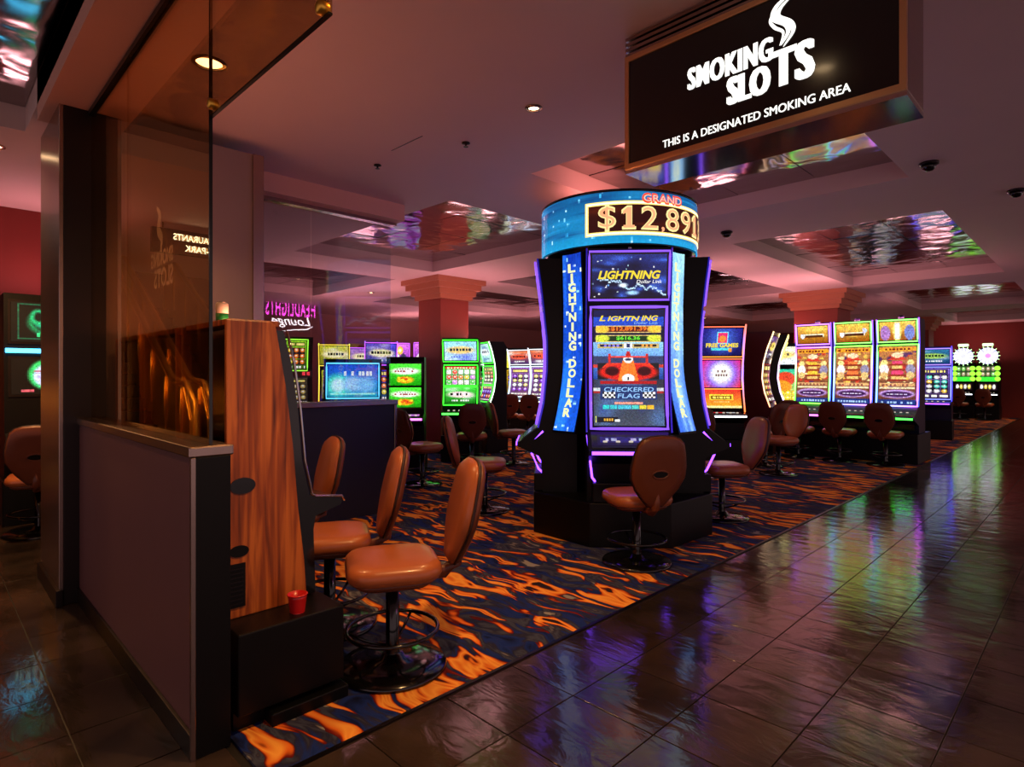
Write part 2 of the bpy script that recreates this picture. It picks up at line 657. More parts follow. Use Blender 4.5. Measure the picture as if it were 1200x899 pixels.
CARPET_V = 2.06
TS = 0.402
tm = MB()
hw = TS / 2 - 0.0022
tm.prism_z([(-hw, -hw), (hw, -hw), (hw, hw), (-hw, hw)], -0.006, -0.001)
tm.v += [(-hw + .0015, -hw + .0015, 0), (hw - .0015, -hw + .0015, 0), (hw - .0015, hw - .0015, 0), (-hw + .0015, hw - .0015, 0)]
tm.f = [q for q in tm.f if q != (4, 5, 6, 7)] + [(8, 9, 10, 11)] + [(4 + i, 4 + (i + 1) % 4, 8 + (i + 1) % 4, 8 + i) for i in range(4)]
proto_tile = tm.build('tile', M_slate, floor)
tile_me = proto_tile.data
spots = []
U0 = 2.035
for i in range(-18, 60):
    for j in range(-15, 16):
        u = U0 + (i + 0.5) * TS
        v = CARPET_V - (j + 0.5) * TS
        if v < -3.6 or u > 25.3 or u < -5:
            continue
        if v > CARPET_V and u > 0.66:
            continue
        if v > 8.0:
            continue
        p = project(u, v, 0)
        vis = p is not None and -60 < p[0] < 1260 and 380 < p[1] < 960
        spots.append(((0 if vis else 1), (p[2] if p else 99), u, v))
seen = {}
for s in spots:
    seen[(round(s[2], 1), round(s[3], 1))] = s
spots = sorted(seen.values())
rest = MB()
for n, (vis, d, u, v) in enumerate(spots):
    if n < 300:
        o = proto_tile if n == 0 else proto_tile.copy()
        if n:
            COL.objects.link(o)
        o.location = (u, v, 0)
        o.rotation_euler = (random.gauss(0, 0.0016), random.gauss(0, 0.0016), random.choice([0, 1, 2, 3]) * PI / 2)
    else:
        b = len(rest.v)
        rest.v += [(x + u, y + v, z) for x, y, z in tm.v]
        rest.f += [tuple(b + k for k in q) for q in tm.f]
o = rest.build('tile_field', M_slate, floor)
o['kind'] = 'stuff'

carpet = MB().prism_z([(0.86, CARPET_V), (25.4, CARPET_V), (25.4, 15.9), (1.9, 15.9), (1.9, 5.2), (0.86, 5.2)], -0.0055, 0.006).build('floor_carpet', M_carpet)
struct(carpet, 'orange flame patterned navy carpet')
struct(MB().box(0.86, 25.4, CARPET_V - 0.018, CARPET_V, -0.005, 0.008).build('trim_1', M_darkmetal), 'thin metal strip between carpet and tiles')

# ceiling: painted grid with recessed mirrored coffers
REC = [(3.78, 6.2, 1.25, 3.55), (3.78, 6.2, 4.66, 8.1), (7.7, 13.0, 1.25, 3.55), (7.7, 13.0, 4.66, 8.1),
       (14.5, 19.0, 1.25, 3.55), (14.5, 19.0, 4.66, 8.1), (20.3, 24.3, 1.25, 3.55), (3.78, 6.2, 9.2, 12.4),
       (7.7, 13.0, 9.2, 12.4), (14.5, 19.0, 9.2, 12.4), (-2.6, 0.56, 2.0, 5.5)]
us = sorted({-6.0, 26.0, *[r[0] for r in REC], *[r[1] for r in REC]})
vs = sorted({-4.0, 16.0, *[r[2] for r in REC], *[r[3] for r in REC]})


def in_rec(u, v):
    return any(a < u < b and c < v < d for a, b, c, d in REC)


cm = MB()
ESC = (-3.2, 0.3, 6.3, 12.0)
for a, b in zip(us, us[1:]):
    for c, d in zip(vs, vs[1:]):
        if not in_rec((a + b) / 2, (c + d) / 2):
            n = len(cm.v)
            cm.v += [(a, c, CEIL), (b, c, CEIL), (b, d, CEIL), (a, d, CEIL)]
            cm.f.append((n, n + 3, n + 2, n + 1))
ceiling = MB()
ceiling.v, ceiling.f = cm.v, cm.f
ceiling.f = list(ceiling.f)
for a, b, c, d in REC:
    n = len(ceiling.v)
    ceiling.v += [(a, c, CEIL), (b, c, CEIL), (b, d, CEIL), (a, d, CEIL), (a, c, CEIL + .2), (b, c, CEIL + .2), (b, d, CEIL + .2), (a, d, CEIL + .2)]
    ceiling.f += [(n, n + 1, n + 5, n + 4), (n + 1, n + 2, n + 6, n + 5), (n + 2, n + 3, n + 7, n + 6), (n + 3, n, n + 4, n + 7)]
n = len(ceiling.v)
ceiling.v += [(-6, -4, CEIL + .32), (26, -4, CEIL + .32), (26, 16, CEIL + .32), (-6, 16, CEIL + .32)]
ceiling.f.append((n, n + 1, n + 2, n + 3))
ceil_o = struct(ceiling.build('ceiling', M_ceil), 'mauve painted ceiling with recessed mirror coffers')
PANELS = {}
for a, b, c, d in REC:
    nx, ny = max(1, round((b - a) / 0.8)), max(1, round((d - c) / 0.8))
    if a > 14:
        nx, ny = max(1, nx // 2), max(1, ny // 2)
    w, h = (b - a) / nx, (d - c) / ny
    key = (round(w, 3), round(h, 3))
    for i in range(nx):
        for j in range(ny):
            if key not in PANELS:
                hx, hy = w / 2 - .004, h / 2 - .004
                o = MB().box(-hx, hx, -hy, hy, 0, 0.012).build('mirror_panel', M_mirror, ceil_o)
                PANELS[key] = o
            else:
                o = PANELS[key].copy()
                COL.objects.link(o)
            o.location = (a + (i + .5) * w, c + (j + .5) * h, CEIL + .17)
            o.rotation_euler = (random.gauss(0, .006), random.gauss(0, .006), 0)

# outer walls the photograph reaches
struct(MB().box(25.4, 25.6, -4, 16, -0.1, CEIL).build('wall_right', M_red), 'red wall at the far end of the aisle')
struct(MB().box(1.9, 26, 15.9, 16.1, -0.1, CEIL).build('wall_back', M_mauve), 'mauve wall behind the far machines')
struct(MB().box(0.36, 1.9, 8.1, 8.25, -0.1, CEIL).build('wall_hall', M_red), 'red wall at the end of the left hall')
struct(MB().box(1.75, 1.9, 5.3, 8.1, -0.1, CEIL).build('wall_left', M_mauve), 'side wall between hall and gaming floor')
struct(MB().box(-6, .36, 11.6, 11.75, -0.1, CEIL).build('wall_escalator', mat('dark_red_panel', (70, 24, 18), .5)), 'dark red wall behind the escalators')
lounge = struct(MB().box(5.2, 7.8, -3.75, -3.6, -0.1, CEIL).build('wall_lounge', M_mauve), 'lounge front across the aisle')

# stub wall clad in steel at the back of the left bank
stub = struct(MB().box(0.64, 1.80, 4.52, 5.22, -0.1, 3.05).build('wall_stub', M_grey, bevel=0.004), 'grey stub wall behind the half wall')
MB().box(0.618, 0.64, 4.50, 5.24, 0, 3.05).build('steel_cladding', M_metal, stub, bevel=0.003)
MB().box(0.64, 0.86, 4.50, 4.52, 0, 3.05).build('steel_cladding', M_darkmetal, stub, bevel=0.003)
MB().box(1.78, 1.86, 4.50, 4.56, 0, 3.05).build('steel_jamb', M_metal, stub, bevel=0.003)
MB().box(0.60, 0.635, 4.48, 5.26, 0, 0.10).build('kick_plate', M_darkmetal, stub, bevel=0.003)

# half wall on the left with steel cap, glass and header above
hwall = struct(MB().box(0.72, 0.842, 2.36, 4.5, 0, 1.10).build('wall_half', M_panel), 'plum laminate half wall under the glass')
MB().box(0.70, 0.856, 2.345, 4.5, 1.10, 1.14).build('steel_cap', M_metal, hwall, bevel=0.006)
MB().box(0.712, 0.845, 2.348, 2.36, 0, 1.10).build('end_panel', M_black, hwall, bevel=0.002)
MB().box(0.706, 0.722, 2.344, 2.362, 0, 1.10).build('corner_trim', M_metal, hwall, bevel=0.002)
MB().box(0.706, 0.72, 2.362, 4.5, 0, 0.09).build('kick_plate', M_darkmetal, hwall, bevel=0.002)
hdr = struct(MB().box(0.56, 0.84, 0.2, 4.9, 3.05, 3.33).build('trim_2', M_beam), 'salmon beam over the bronze glass')
MB().box(0.765, 0.805, 0.2, 4.5, 3.02, 3.05).build('glass_channel', M_darkmetal, hdr)


def pane(name, x0, x1, y0, y1, z0, z1, m, label):
    o = MB().box(x0, x1, y0, y1, z0, z1).build(name, m)
    return struct(o, label)


w1 = pane('window_1', 0.78, 0.79, 2.385, 3.60, 1.141, 3.02, M_bronze_glass, 'bronze glass pane standing on the half wall')
w2 = pane('window_2', 0.78, 0.79, 3.605, 4.5, 1.141, 3.02, M_bronze_glass, 'bronze glass pane beside the stub wall')
w3 = pane('window_3', 0.78, 0.79, 1.47, 2.378, 2.37, 3.02, M_bronze_glass, 'short bronze glass pane hanging over the entrance')
M_edge = mat('glass_edge', (20, 22, 20), 0.2)
MB().box(0.779, 0.791, 2.380, 2.385, 1.141, 3.02).build('polished_edge', M_edge, w1)
MB().box(0.779, 0.791, 1.47, 2.378, 2.364, 2.370).build('polished_edge', M_edge, w3)
MB().lathe([(0.012, 0), (0.02, 0.006), (0.02, 0.03), (0.012, 0.036)], 14).build('glass_clip', M_brass, w3, loc=(0.76, 1.50, 2.39), rot=(0, PI / 2, 0), smooth=True)
MB().lathe([(0.012, 0), (0.02, 0.006), (0.02, 0.03), (0.012, 0.036)], 14).build('glass_clip', M_brass, w3, loc=(0.76, 2.34, 2.40), rot=(0, PI / 2, 0), smooth=True)

# frosted lettering on the bronze glass, reads from inside
M_frost = bpy.data.materials.new('frosted_film')
M_frost.use_nodes = True
_n, _l = M_frost.node_tree.nodes, M_frost.node_tree.links
_n.remove(_n['Principled BSDF'])
_d = _n.new('ShaderNodeBsdfDiffuse'); _d.inputs[0].default_value = (.8, .78, .74, 1)
_t = _n.new('ShaderNodeBsdfTranslucent'); _t.inputs[0].default_value = (.8, .78, .74, 1)
_m = _n.new('ShaderNodeMixShader')
_l.new(_d.outputs[0], _m.inputs[1]); _l.new(_t.outputs[0], _m.inputs[2]); _l.new(_m.outputs[0], _n['Material Output'].inputs['Surface'])
fr = thing('frosted_decal', 'frosted smoke logo with lettering on the bronze glass, reversed from outside', 'decal', (0.792, 3.04, 1.80), PI / 2)
letters('decal_word', 'SMOKING', -.17, .17, .10, .17, 0.0, M_frost, fr, bold=.03)
letters('decal_word', 'SLOTS', -.17, .12, 0.0, .09, 0.0, M_frost, fr, bold=.03)


def smoke_ribbon(name, pts, wid, material, parent, y=0.0):
    """tapered flat ribbon in the x-z plane"""
    P = np.array(pts, float)
    # smooth by Catmull-Rom
    out = []
    for i in range(len(P) - 1):
        p0, p1, p2, p3 = P[max(i - 1, 0)], P[i], P[i + 1], P[min(i + 2, len(P) - 1)]
        for t in np.linspace(0, 1, 8, endpoint=False):
            out.append(.5 * ((2 * p1) + (-p0 + p2) * t + (2 * p0 - 5 * p1 + 4 * p2 - p3) * t * t + (-p0 + 3 * p1 - 3 * p2 + p3) * t ** 3))
    out.append(P[-1])
    out = np.array(out)
    n = len(out)
    T = np.gradient(out, axis=0)
    T /= np.linalg.norm(T, axis=1)[:, None] + 1e-9
    Nn = np.stack([-T[:, 1], T[:, 0]], 1)
    k = np.sin(np.linspace(0.08, PI - 0.08, n)) ** .8 * wid / 2
    A, B = out + Nn * k[:, None], out - Nn * k[:, None]
    me = bpy.data.meshes.new(name)
    me.from_pydata([(a[0], y, a[1]) for a in A] + [(b[0], y, b[1]) for b in B], [],
                   [(i, n + i, n + i + 1, i + 1) for i in range(n - 1)])
    me.materials.append(material)
    o = bpy.data.objects.new(name, me)
    COL.objects.link(o)
    o.parent = parent
    return o


smoke_ribbon('decal_smoke', [(.02, .15), (.0, .22), (.05, .27), (.03, .33), (.08, .38)], .05, M_frost, fr)

# partition at the back: navy half wall, steel cap, clear panes, salmon soffit
part = struct(MB().box(1.80, 3.50, 5.22, 5.36, 0, 1.10).build('wall_partition', M_navy), 'navy half wall under the clear glass partition')
MB().box(1.80, 3.53, 5.19, 5.39, 1.10, 1.15).build('steel_cap', M_metal, part, bevel=0.006)
MB().box(3.50, 3.53, 5.21, 5.37, 0, 1.10).build('steel_end', M_metal, part, bevel=0.004)
pane('window_4', 1.86, 2.62, 5.285, 5.295, 1.15, 2.96, M_clear_glass, 'clear partition pane next to the stub wall')
pane('window_5', 2.63, 3.50, 5.285, 5.295, 1.15, 2.96, M_clear_glass, 'clear partition pane at the open end')
sof = struct(MB().box(1.80, 3.56, 5.12, 5.46, 2.985, CEIL).build('trim_3', M_beam), 'salmon soffit over the clear partition')
MB().box(1.80, 3.55, 5.25, 5.33, 2.955, 2.985).build('glass_channel', M_metal, sof)

# pillars
for k, (u, v, w, lab) in enumerate(((6.95, 8.75, .66, 'square red pillar behind the green machines'), (13.75, 4.35, .86, 'square red pillar behind the row of tall portrait machines'),
                                    (22.0, 4.2, .7, 'far square red pillar beyond the twin wheel machines'))):
    pl = struct(MB().box(-w / 2, w / 2, -w / 2, w / 2, 0, 2.78).build('pillar', M_pillar, bevel=.012, loc=(u, v, 0)), lab)
    c = MB()
    for z0, z1, g in ((2.78, 2.86, .05), (2.86, 2.96, .10), (2.96, 3.06, .17), (3.06, CEIL, .23)):
        c.box(-w / 2 - g, w / 2 + g, -w / 2 - g, w / 2 + g, z0, z1)
    c.build('capital', M_cap, pl)
    MB().box(-w / 2 - .02, w / 2 + .02, -w / 2 - .02, w / 2 + .02, 0, .18).build('plinth', M_darkmetal, pl)


# ================================================================== CEILING FIXTURES
def downlight(u, v, z, power, col, label, spot=110, r=0.055, blend=.6, lit=True):
    t = thing('downlight', label, 'light', (u, v, z))
    MB().lathe([(r, 0.0), (r + .022, 0.0), (r + .022, -.006), (r, -.01)], 24, closed=False).build('trim_ring', M_metal, t, smooth=True)
    m = led('lamp_lens', (255, 214, 160), 14.0) if lit else M_black
    MB().lathe([(r, 0.002), (r * .6, -.004)], 20).build('lens', m, t)
    if lit:
        ld = bpy.data.lights.new('lamp', 'SPOT')
        ld.energy = power
        ld.color = lin(col)
        ld.spot_size = R(spot)
        ld.spot_blend = blend
        ld.shadow_soft_size = 0.05
        lo = bpy.data.objects.new('lamp', ld)
        COL.objects.link(lo)
        lo.parent = t
        lo.location = (0, 0, -0.03)
    return t


WARM = (255, 190, 120)
downlight(1.164, 3.557, CEIL - .002, 70, WARM, 'bright recessed downlight seen at the edge of the bronze glass', r=.07)
downlight(2.86, 2.66, CEIL - .002, 60, WARM, 'recessed downlight in the middle of the mauve ceiling', r=.036)
downlight(1.55, 1.15, CEIL - .002, 200, WARM, 'recessed downlight over the entrance beside the bronze glass')
downlight(-0.6, 3.0, 3.30, 60, WARM, 'added fill downlight over the dark left hall', 120)  # unseen lamp added to brighten the left hall
downlight(0.42, 6.0, CEIL - .002, 260, WARM, 'added fill downlight over the brass escalators', 140)  # lamp added and placed to light the escalator brass
downlight(0.9, 6.9, CEIL - .002, 8, WARM, 'added fill downlight before the red hall wall', 120)  # weak lamp added for the red hall wall
downlight(4.9, 0.2, CEIL - .002, 20, WARM, 'added fill downlight over the slate aisle by the sign', 120)  # this and the next three aisle lamps are added fill
downlight(9.5, 0.4, CEIL - .002, 22, WARM, 'added fill downlight over the slate aisle before the tall machines', 120)
downlight(15.5, 0.4, CEIL - .002, 72, WARM, 'added fill downlight over the far slate aisle', 120)
downlight(22.5, 0.4, CEIL - .002, 176, WARM, 'added fill downlight at the end of the slate aisle', 120)
downlight(6.9, 4.1, CEIL - .002, 26, WARM, 'added fill downlight in the beam behind the round tower', 120)  # lamp added as fill behind the tower
downlight(6.8, 11, CEIL - .002, 211, WARM, 'added fill downlight in the far left beam', 130)  # this and the next two lamps are added to brighten the far walls
downlight(11.5, 8.7, CEIL - .002, 211, WARM, 'added fill downlight in the far middle beam', 130)
downlight(17.0, 8.7, CEIL - .002, 211, WARM, 'added fill downlight in the far right beam', 130)
for u, v, lab in ((2.72, 4.30, 'small dark sprinkler rose near the salmon soffit'), (2.93, 3.42, 'small dark sprinkler rose between the downlights')):
    t = thing('sprinkler', lab, 'sprinkler', (u, v, CEIL))
    MB().lathe([(.03, 0), (.032, -.008), (.012, -.014)], 16).build('rose', M_darkmetal, t, smooth=True)
    MB().lathe([(.008, -.012), (.008, -.03), (.02, -.032)], 12).build('deflector', M_black, t)
for u, v, lab in ((5.9, 1.05, 'black camera dome beside the nearest right coffer'), (7.35, 0.62, 'black camera dome near the right picture edge'),
                  (7.0, 3.3, 'black camera dome under the beam right of the tower')):
    t = thing('camera_dome', lab, 'camera', (u, v, CEIL))
    MB().lathe([(.07, 0), (.07, -.018), (.055, -.02)], 20).build('mount', M_darkmetal, t, smooth=True)
    MB().lathe([(.055, -.02), (.05, -.045), (.03, -.065), (.002, -.072)], 20).build('dome', M_blackgloss, t, smooth=True)
# access-panel seam
tag(MB().box(2.62, 2.628, 3.55, 3.95, CEIL - .002, CEIL + .003).build('ceiling_seam', M_black), 'thin dark slot in the mauve ceiling', 'vent')

# ================================================================== SMOKING SLOTS SIGN
sg = thing('hanging_sign', 'large black hanging sign with white lettering and smoke emblem', 'sign', (2.60, 1.15, 2.44), -PI / 2)
# local x to the right in the picture (towards -Y world), local -y faces the viewer
SW = 0.62
MB().box(-SW, SW, 0.012, .28, .02, .60).build('case', M_metal, sg, bevel=.006)
MB().box(-SW + .022, SW - .022, 0.0, .014, .045, .575).build('face', M_blackgloss, sg)
fm = MB()
fm.box(-SW, SW, -.008, .014, .02, .047).box(-SW, SW, -.008, .014, .573, .60)
fm.box(-SW, -SW + .024, -.008, .014, .047, .573).box(SW - .024, SW, -.008, .014, .047, .573)
fm.build('frame', mat('bronze_frame', (232, 186, 136), .3, 1.0), sg, bevel=.002)
MB().box(-SW, SW, -.0, .28, .0, .02).build('underside', M_chrome, sg)
lv = [MB().box(-SW, SW, .0, .27, .60 + .028 * k, .616 + .028 * k) for k in range(4)]
for l in lv:
    l.build('louver', M_metal, sg)
MB().box(-SW + .05, SW - .05, .03, .24, .60, .71).build('hanger_box', M_black, sg)
M_sign = led('sign_white', (255, 252, 244), 1.6)
Zs = -2.44


def sx(v):
    return 1.15 - v


letters('sign_word', 'SMOKING', sx(1.413), sx(1.022), 2.752 + Zs, 2.855 + Zs, -.003, M_sign, sg, bold=.012, spacing=1.12, thick=(-.0055, 0, .0055))
letters('sign_word', 'SLO', sx(1.216), sx(1.036), 2.618 + Zs, 2.742 + Zs, -.003, M_sign, sg, bold=.015, spacing=1.08, thick=(-.009, -.004, 0, .004, .009))
letters('sign_word', 'TS', sx(1.02), sx(.857), 2.625 + Zs, 2.785 + Zs, -.003, M_sign, sg, bold=.015, spacing=1.05, thick=(-.009, -.004, 0, .004, .009))
letters('sign_line', 'THIS IS A DESIGNATED SMOKING AREA', sx(1.55), sx(.718), 2.515 + Zs, 2.552 + Zs, -.003, M_sign, sg, bold=.0, thick=(-.001, .001))
for pts, w in (([(sx(.985), 2.80), (sx(.955), 2.845), (sx(.965), 2.885), (sx(1.015), 2.93), (sx(1.0), 2.975), (sx(.935), 3.005)], .026),
               ([(sx(.975), 2.79), (sx(.935), 2.84), (sx(.945), 2.88), (sx(.995), 2.925), (sx(.985), 2.96), (sx(.94), 2.99)], .022),
               ([(sx(.99), 2.80), (sx(.975), 2.85), (sx(1.01), 2.885), (sx(1.03), 2.92), (sx(1.02), 2.95)], .014)):
    smoke_ribbon('sign_smoke', [(a, b + Zs) for a, b in pts], w, M_sign, sg, -.003)


# ================================================================== STOOLS
def rounded_rect(hx, hy, r, n=5):
    pts = []
    for cx, cy, a0 in ((hx - r, hy - r, 0), (-hx + r, hy - r, 90), (-hx + r, -hy + r, 180), (hx - r, -hy + r, 270)):
        for k in range(n):
            a = R(a0 + 90 * k / (n - 1))
            pts.append((cx + r * math.cos(a), cy + r * math.sin(a)))
    return pts


def cushion(mb, rings):
    """rings: list of outlines (same count) of 3D points, capped"""
    k = len(rings[0])
    n = len(mb.v)
    for r in rings:
        mb.v += r
    for i in range(len(rings) - 1):
        for s in range(k):
            t = (s + 1) % k
            mb.f.append((n + i * k + s, n + i * k + t, n + (i + 1) * k + t, n + (i + 1) * k + s))
    mb.f.append(tuple(n + s for s in reversed(range(k))))
    m = n + (len(rings) - 1) * k
    mb.f.append(tuple(m + s for s in range(k)))
    return mb


def make_stool():
    t = thing('slot_stool', 'stool', 'stool')
    # seat: pan and padded cushion
    base = rounded_rect(.225, .215, .12, 7)
    rings = []
    for z, k in ((.425, .78), (.44, .86), (.455, .90)):
        rings.append([(x * k, y * k, z) for x, y in base])
    cushion(MB(), rings).build('seat_pan', M_leather_shaded, t, smooth=True)
    rings = []
    for z, k in ((.455, .90), (.462, .97), (.485, 1.02), (.515, 1.0), (.532, .93), (.541, .80), (.545, .45)):
        rings.append([(x * k, y * k, z) for x, y in base])
    cushion(MB(), rings).build('seat', M_leather, t, smooth=True)
    # backrest: a padded paddle, wider above, leaning back; outline in (x, z)
    out = [(.055, .485), (.10, .535), (.160, .61), (.200, .69), (.203, .77), (.188, .86), (.168, .93), (.135, .965), (.085, .982), (0, .988)]
    full = out + [(-x, z) for x, z in reversed(out[:-1])]

    def yb(z):
        return .300 + (z - .48) * .22

    def ring(off, k):
        return [(x * k, yb(.74 + (z - .74) * k) + off, .74 + (z - .74) * k) for x, z in full]
    cushion(MB(), [ring(-.012, 1.0), ring(-.028, .985), ring(-.050, .90), ring(-.060, .72), ring(-.062, .4)]).build('backrest', M_leather, t, smooth=True)
    bk = cushion(MB(), [ring(-.006, 1.0), ring(.012, .99), ring(.026, .92), ring(.030, .6)]).build('back_shell', M_leather_shaded, t, smooth=True)
    MB().tube([(x * 1.005, yb(z) - .009, z) for x, z in full], .0075, 6, loop=True).build('piping', M_piping, bk, smooth=True)
    # hand hole: dark oval with a raised lip on the back shell
    ov = [(.058 * math.cos(a), .028 * math.sin(a)) for a in np.linspace(0, 2 * PI, 20, endpoint=False)]
    MB().tube([(x, yb(.72 + z) + .030, .72 + z) for x, z in ov], .006, 6, loop=True).build('hole_rim', M_leather_shaded, bk, smooth=True)
    h = MB()
    h.v = [(x, yb(.72 + z) + .0315, .72 + z) for x, z in ov] + [(x, yb(.72 + z) + .02, .72 + z) for x, z in ov]
    h.f = [tuple(range(20))[::-1]] + [(i, (i + 1) % 20, 20 + (i + 1) % 20, 20 + i) for i in range(20)]
    h.build('hand_hole', M_blackgloss, bk)
    # bracket from seat to backrest
    MB().tube([(0, .12, .432), (0, .25, .438), (0, .305, .475), (0, .325, .60)], [.03, .034, .034, .03], 8).build('bracket', M_leather_shaded, t, smooth=True)
    # stem, base and foot ring
    MB().lathe([(.042, .03), (.036, .06), (.032, .10), (.032, .43)], 20).build('stem', M_blackgloss, t, smooth=True)
    MB().lathe([(.255, 0.007), (.26, .014), (.25, .028), (.16, .044), (.06, .052), (.045, .075)], 40).build('base', M_blackgloss, t, smooth=True)
    fr_ = MB()
    fr_.tube([(.215 * math.cos(a), .215 * math.sin(a), .19) for a in np.linspace(0, 2 * PI, 36, endpoint=False)], .010, 8, loop=True)
    fo = fr_.build('foot_ring', M_blackgloss, t, smooth=True)
    for k in range(3):
        a = 2 * PI * k / 3 + .5
        MB().tube([(.03 * math.cos(a), .03 * math.sin(a), .11), (.12 * math.cos(a), .12 * math.sin(a), .14), (.213 * math.cos(a), .213 * math.sin(a), .188)], .008, 6).build('foot_spoke', M_blackgloss, fo, smooth=True)
    return t


stool0 = make_stool()
STOOL_USED = [False]


def stool(u, v, rot_deg, label, group='tan leather slot stools', z=0.0):
    if not STOOL_USED[0]:
        o = stool0
        STOOL_USED[0] = True
    else:
        o = copy_tree(stool0)
    o.location = (u, v, z)
    o.rotation_euler = (0, 0, R(rot_deg))
    o['label'] = label
    o['group'] = group
    return o


# ================================================================== SLOT MACHINES
PROF_FLAT = [(-.20, .86), (-.13, 1.35), (-.10, 1.86), (-.12, 2.0), (-.16, 2.35)]
PROF_CURVE = [(-.24, .84), (-.15, 1.10), (-.11, 1.35), (-.13, 1.60), (-.19, 1.85), (-.30, 2.15)]


TOPG = 24.0


def slot_machine(root, w, depth, prof, ztop, screens, z0=0.0, deck_z=.80, deck_y=-.44, cab_mat=None, side_led=None,
                 deck_led=None, under_led=None, flat_parent=False, stand=True, deck_cv=None, yoff=0.0, plain=False, zb=0.0, side_mat=None):
    """a video slot machine standing at z0 with its front towards local -y.
    screens: dicts zlo zhi w cv mat led(fn or None) ledr words[(text,x0,x1,t0,t1,mat,bold,shear)] name"""
    pz = np.array([p[1] for p in prof]); py = np.array([p[0] for p in prof]) + yoff

    def yf(z):
        return np.interp(z, pz, py)
    cab_mat = cab_mat or M_black
    zs = np.linspace(prof[0][1], ztop, 22)
    back = depth + yoff * 0
    sz = 0.42 if stand else zb
    dy = deck_y + yoff
    poly = [(back, sz), (back, ztop - .10), (back - .06, ztop)]
    poly += [(yf(z), z) for z in zs[::-1]]
    poly += [(dy + .03, deck_z + .012), (dy, deck_z), (dy, deck_z - .035), (yf(.86) + .02, deck_z - .13), (yf(.86) + .04, sz)]
    poly = [(y, z + z0) for y, z in poly]
    hw_ = w / 2
    cab = MB().prism_x(poly, -hw_, hw_).build('cabinet', cab_mat, root)
    P = cab if flat_parent else root
    if stand:
        MB().box(-hw_ - .02, hw_ + .02, yf(.86) - .06, back + .02, z0, z0 + .42).build('stand', M_black, P, bevel=.008)
    # button deck
    d = MB()
    a, b = (dy + .035, deck_z + .014), (yf(.86) - .012, prof[0][1] - .004)
    d.prism_x([(a[0], a[1] + z0), (b[0], b[1] + z0), (b[0], b[1] + .008 + z0), (a[0], a[1] + .008 + z0)], -hw_ * .92, hw_ * .92)
    dk = d.build('button_deck', M_blackgloss, P)
    DP = P if flat_parent else dk
    if deck_cv is not None:
        def fn(S, T, a=a, b=b):
            t = .15 + T * .7
            return (S - .5) * w * .78, a[0] + (b[0] - a[0]) * t, a[1] + (b[1] - a[1]) * t + .0095 + z0
        grid_screen('deck_panel', deck_cv, fn, S_DIM, DP)
    if deck_led:
        MB().box(-hw_ * .93, hw_ * .93, dy - .012, dy + .004, z0 + deck_z - .030, z0 + deck_z - .004).build('deck_light', deck_led, DP)
    if under_led:
        MB().box(-hw_ * .55, hw_ * .55, yf(.86) - .03, yf(.86) + .03, z0 + .50, z0 + .515).build('kick_light', under_led, DP)
    if not plain:
        for k in range(5):
            bx = -hw_ * .6 + k * hw_ * .3
            t = .35
            MB().lathe([(.018, 0), (.018, .008), (.013, .012)], 12).build(
                'button', led('button_glow', (255, 240, 220), .7), DP,
                loc=(bx, a[0] + (b[0] - a[0]) * t, a[1] + (b[1] - a[1]) * t + .008 + z0))
    for sc in screens:
        sw, zl, zh = sc['w'], sc['zlo'], sc['zhi']

        def fn(S, T, sw=sw, zl=zl, zh=zh):
            z = zl + (zh - zl) * T
            return (S - .5) * sw, yf(z) - .024, z + z0
        s = grid_screen(sc.get('name', 'screen'), sc['cv'], fn, sc.get('mat', S_SCR), P)
        SP = P if flat_parent else s
        # bezel behind the picture
        bz = MB()
        e = .022
        nb = 16
        zz = np.linspace(zl - e, zh + e, nb)
        for x in (-sw / 2 - e, sw / 2 + e):
            bz.v += [(x, yf(z) - .012, z + z0) for z in zz]
        for x in (-sw / 2 - e, sw / 2 + e):
            bz.v += [(x, yf(z) + .01, z + z0) for z in zz]
        for i in range(nb - 1):
            bz.f += [(i, nb + i, nb + i + 1, i + 1), (2 * nb + i, i, i + 1, 2 * nb + i + 1), (nb + i, 3 * nb + i, 3 * nb + i + 1, nb + i + 1)]
        bz.f += [(0, 2 * nb, 3 * nb, nb), (nb - 1, 2 * nb - 1, 4 * nb - 1, 3 * nb - 1)]
        bz.build('bezel', M_blackgloss, SP)
        if sc.get('led'):
            r = sc.get('ledr', .009)
            e2 = .024
            path = [(x, yf(zl - e2) - .026, zl - e2 + z0) for x in np.linspace(-sw / 2 - e2, sw / 2 + e2, 8)]
            path += [(sw / 2 + e2, yf(z) - .026, z + z0) for z in np.linspace(zl - e2, zh + e2, 10)[1:]]
            path += [(x, yf(zh + e2) - .026, zh + e2 + z0) for x in np.linspace(sw / 2 + e2, -sw / 2 - e2, 8)[1:]]
            path += [(-sw / 2 - e2, yf(z) - .026, z + z0) for z in np.linspace(zh + e2, zl - e2, 10)[1:-1]]
            o = MB().tube(path, r, 6, loop=True).build('led_frame', sc.get('ledmat', S_LED), SP)
            f = sc['led']
            colour_mesh(o, lambda x, y, z, f=f, sw=sw, zl=zl, zh=zh: f((x / sw) + .5, (z - z0 - zl) / (zh - zl)))
        for wd in sc.get('words', ()):
            txt, x0, x1, t0, t1, m = wd[:6]
            bold = wd[6] if len(wd) > 6 else .02
            shear = wd[7] if len(wd) > 7 else 0
            off = wd[8] if len(wd) > 8 else .0275
            letters('lettering', txt, (x0 - .5) * sw, (x1 - .5) * sw, zl + t0 * (zh - zl) + z0, zl + t1 * (zh - zl) + z0,
                    lambda z, off=off: yf(z - z0) - off, m, SP, bold=bold, shear=shear)
    if not flat_parent:
        MB().box(-hw_ * .8, hw_ * .8, back - .30, back - .08, ztop + z0 + .001, ztop + z0 + .0016).build('ceiling_fill', led('ceiling_fill_glow', (255, 172, 180), TOPG), P)  # upward glow panel added on the machine to brighten the ceiling
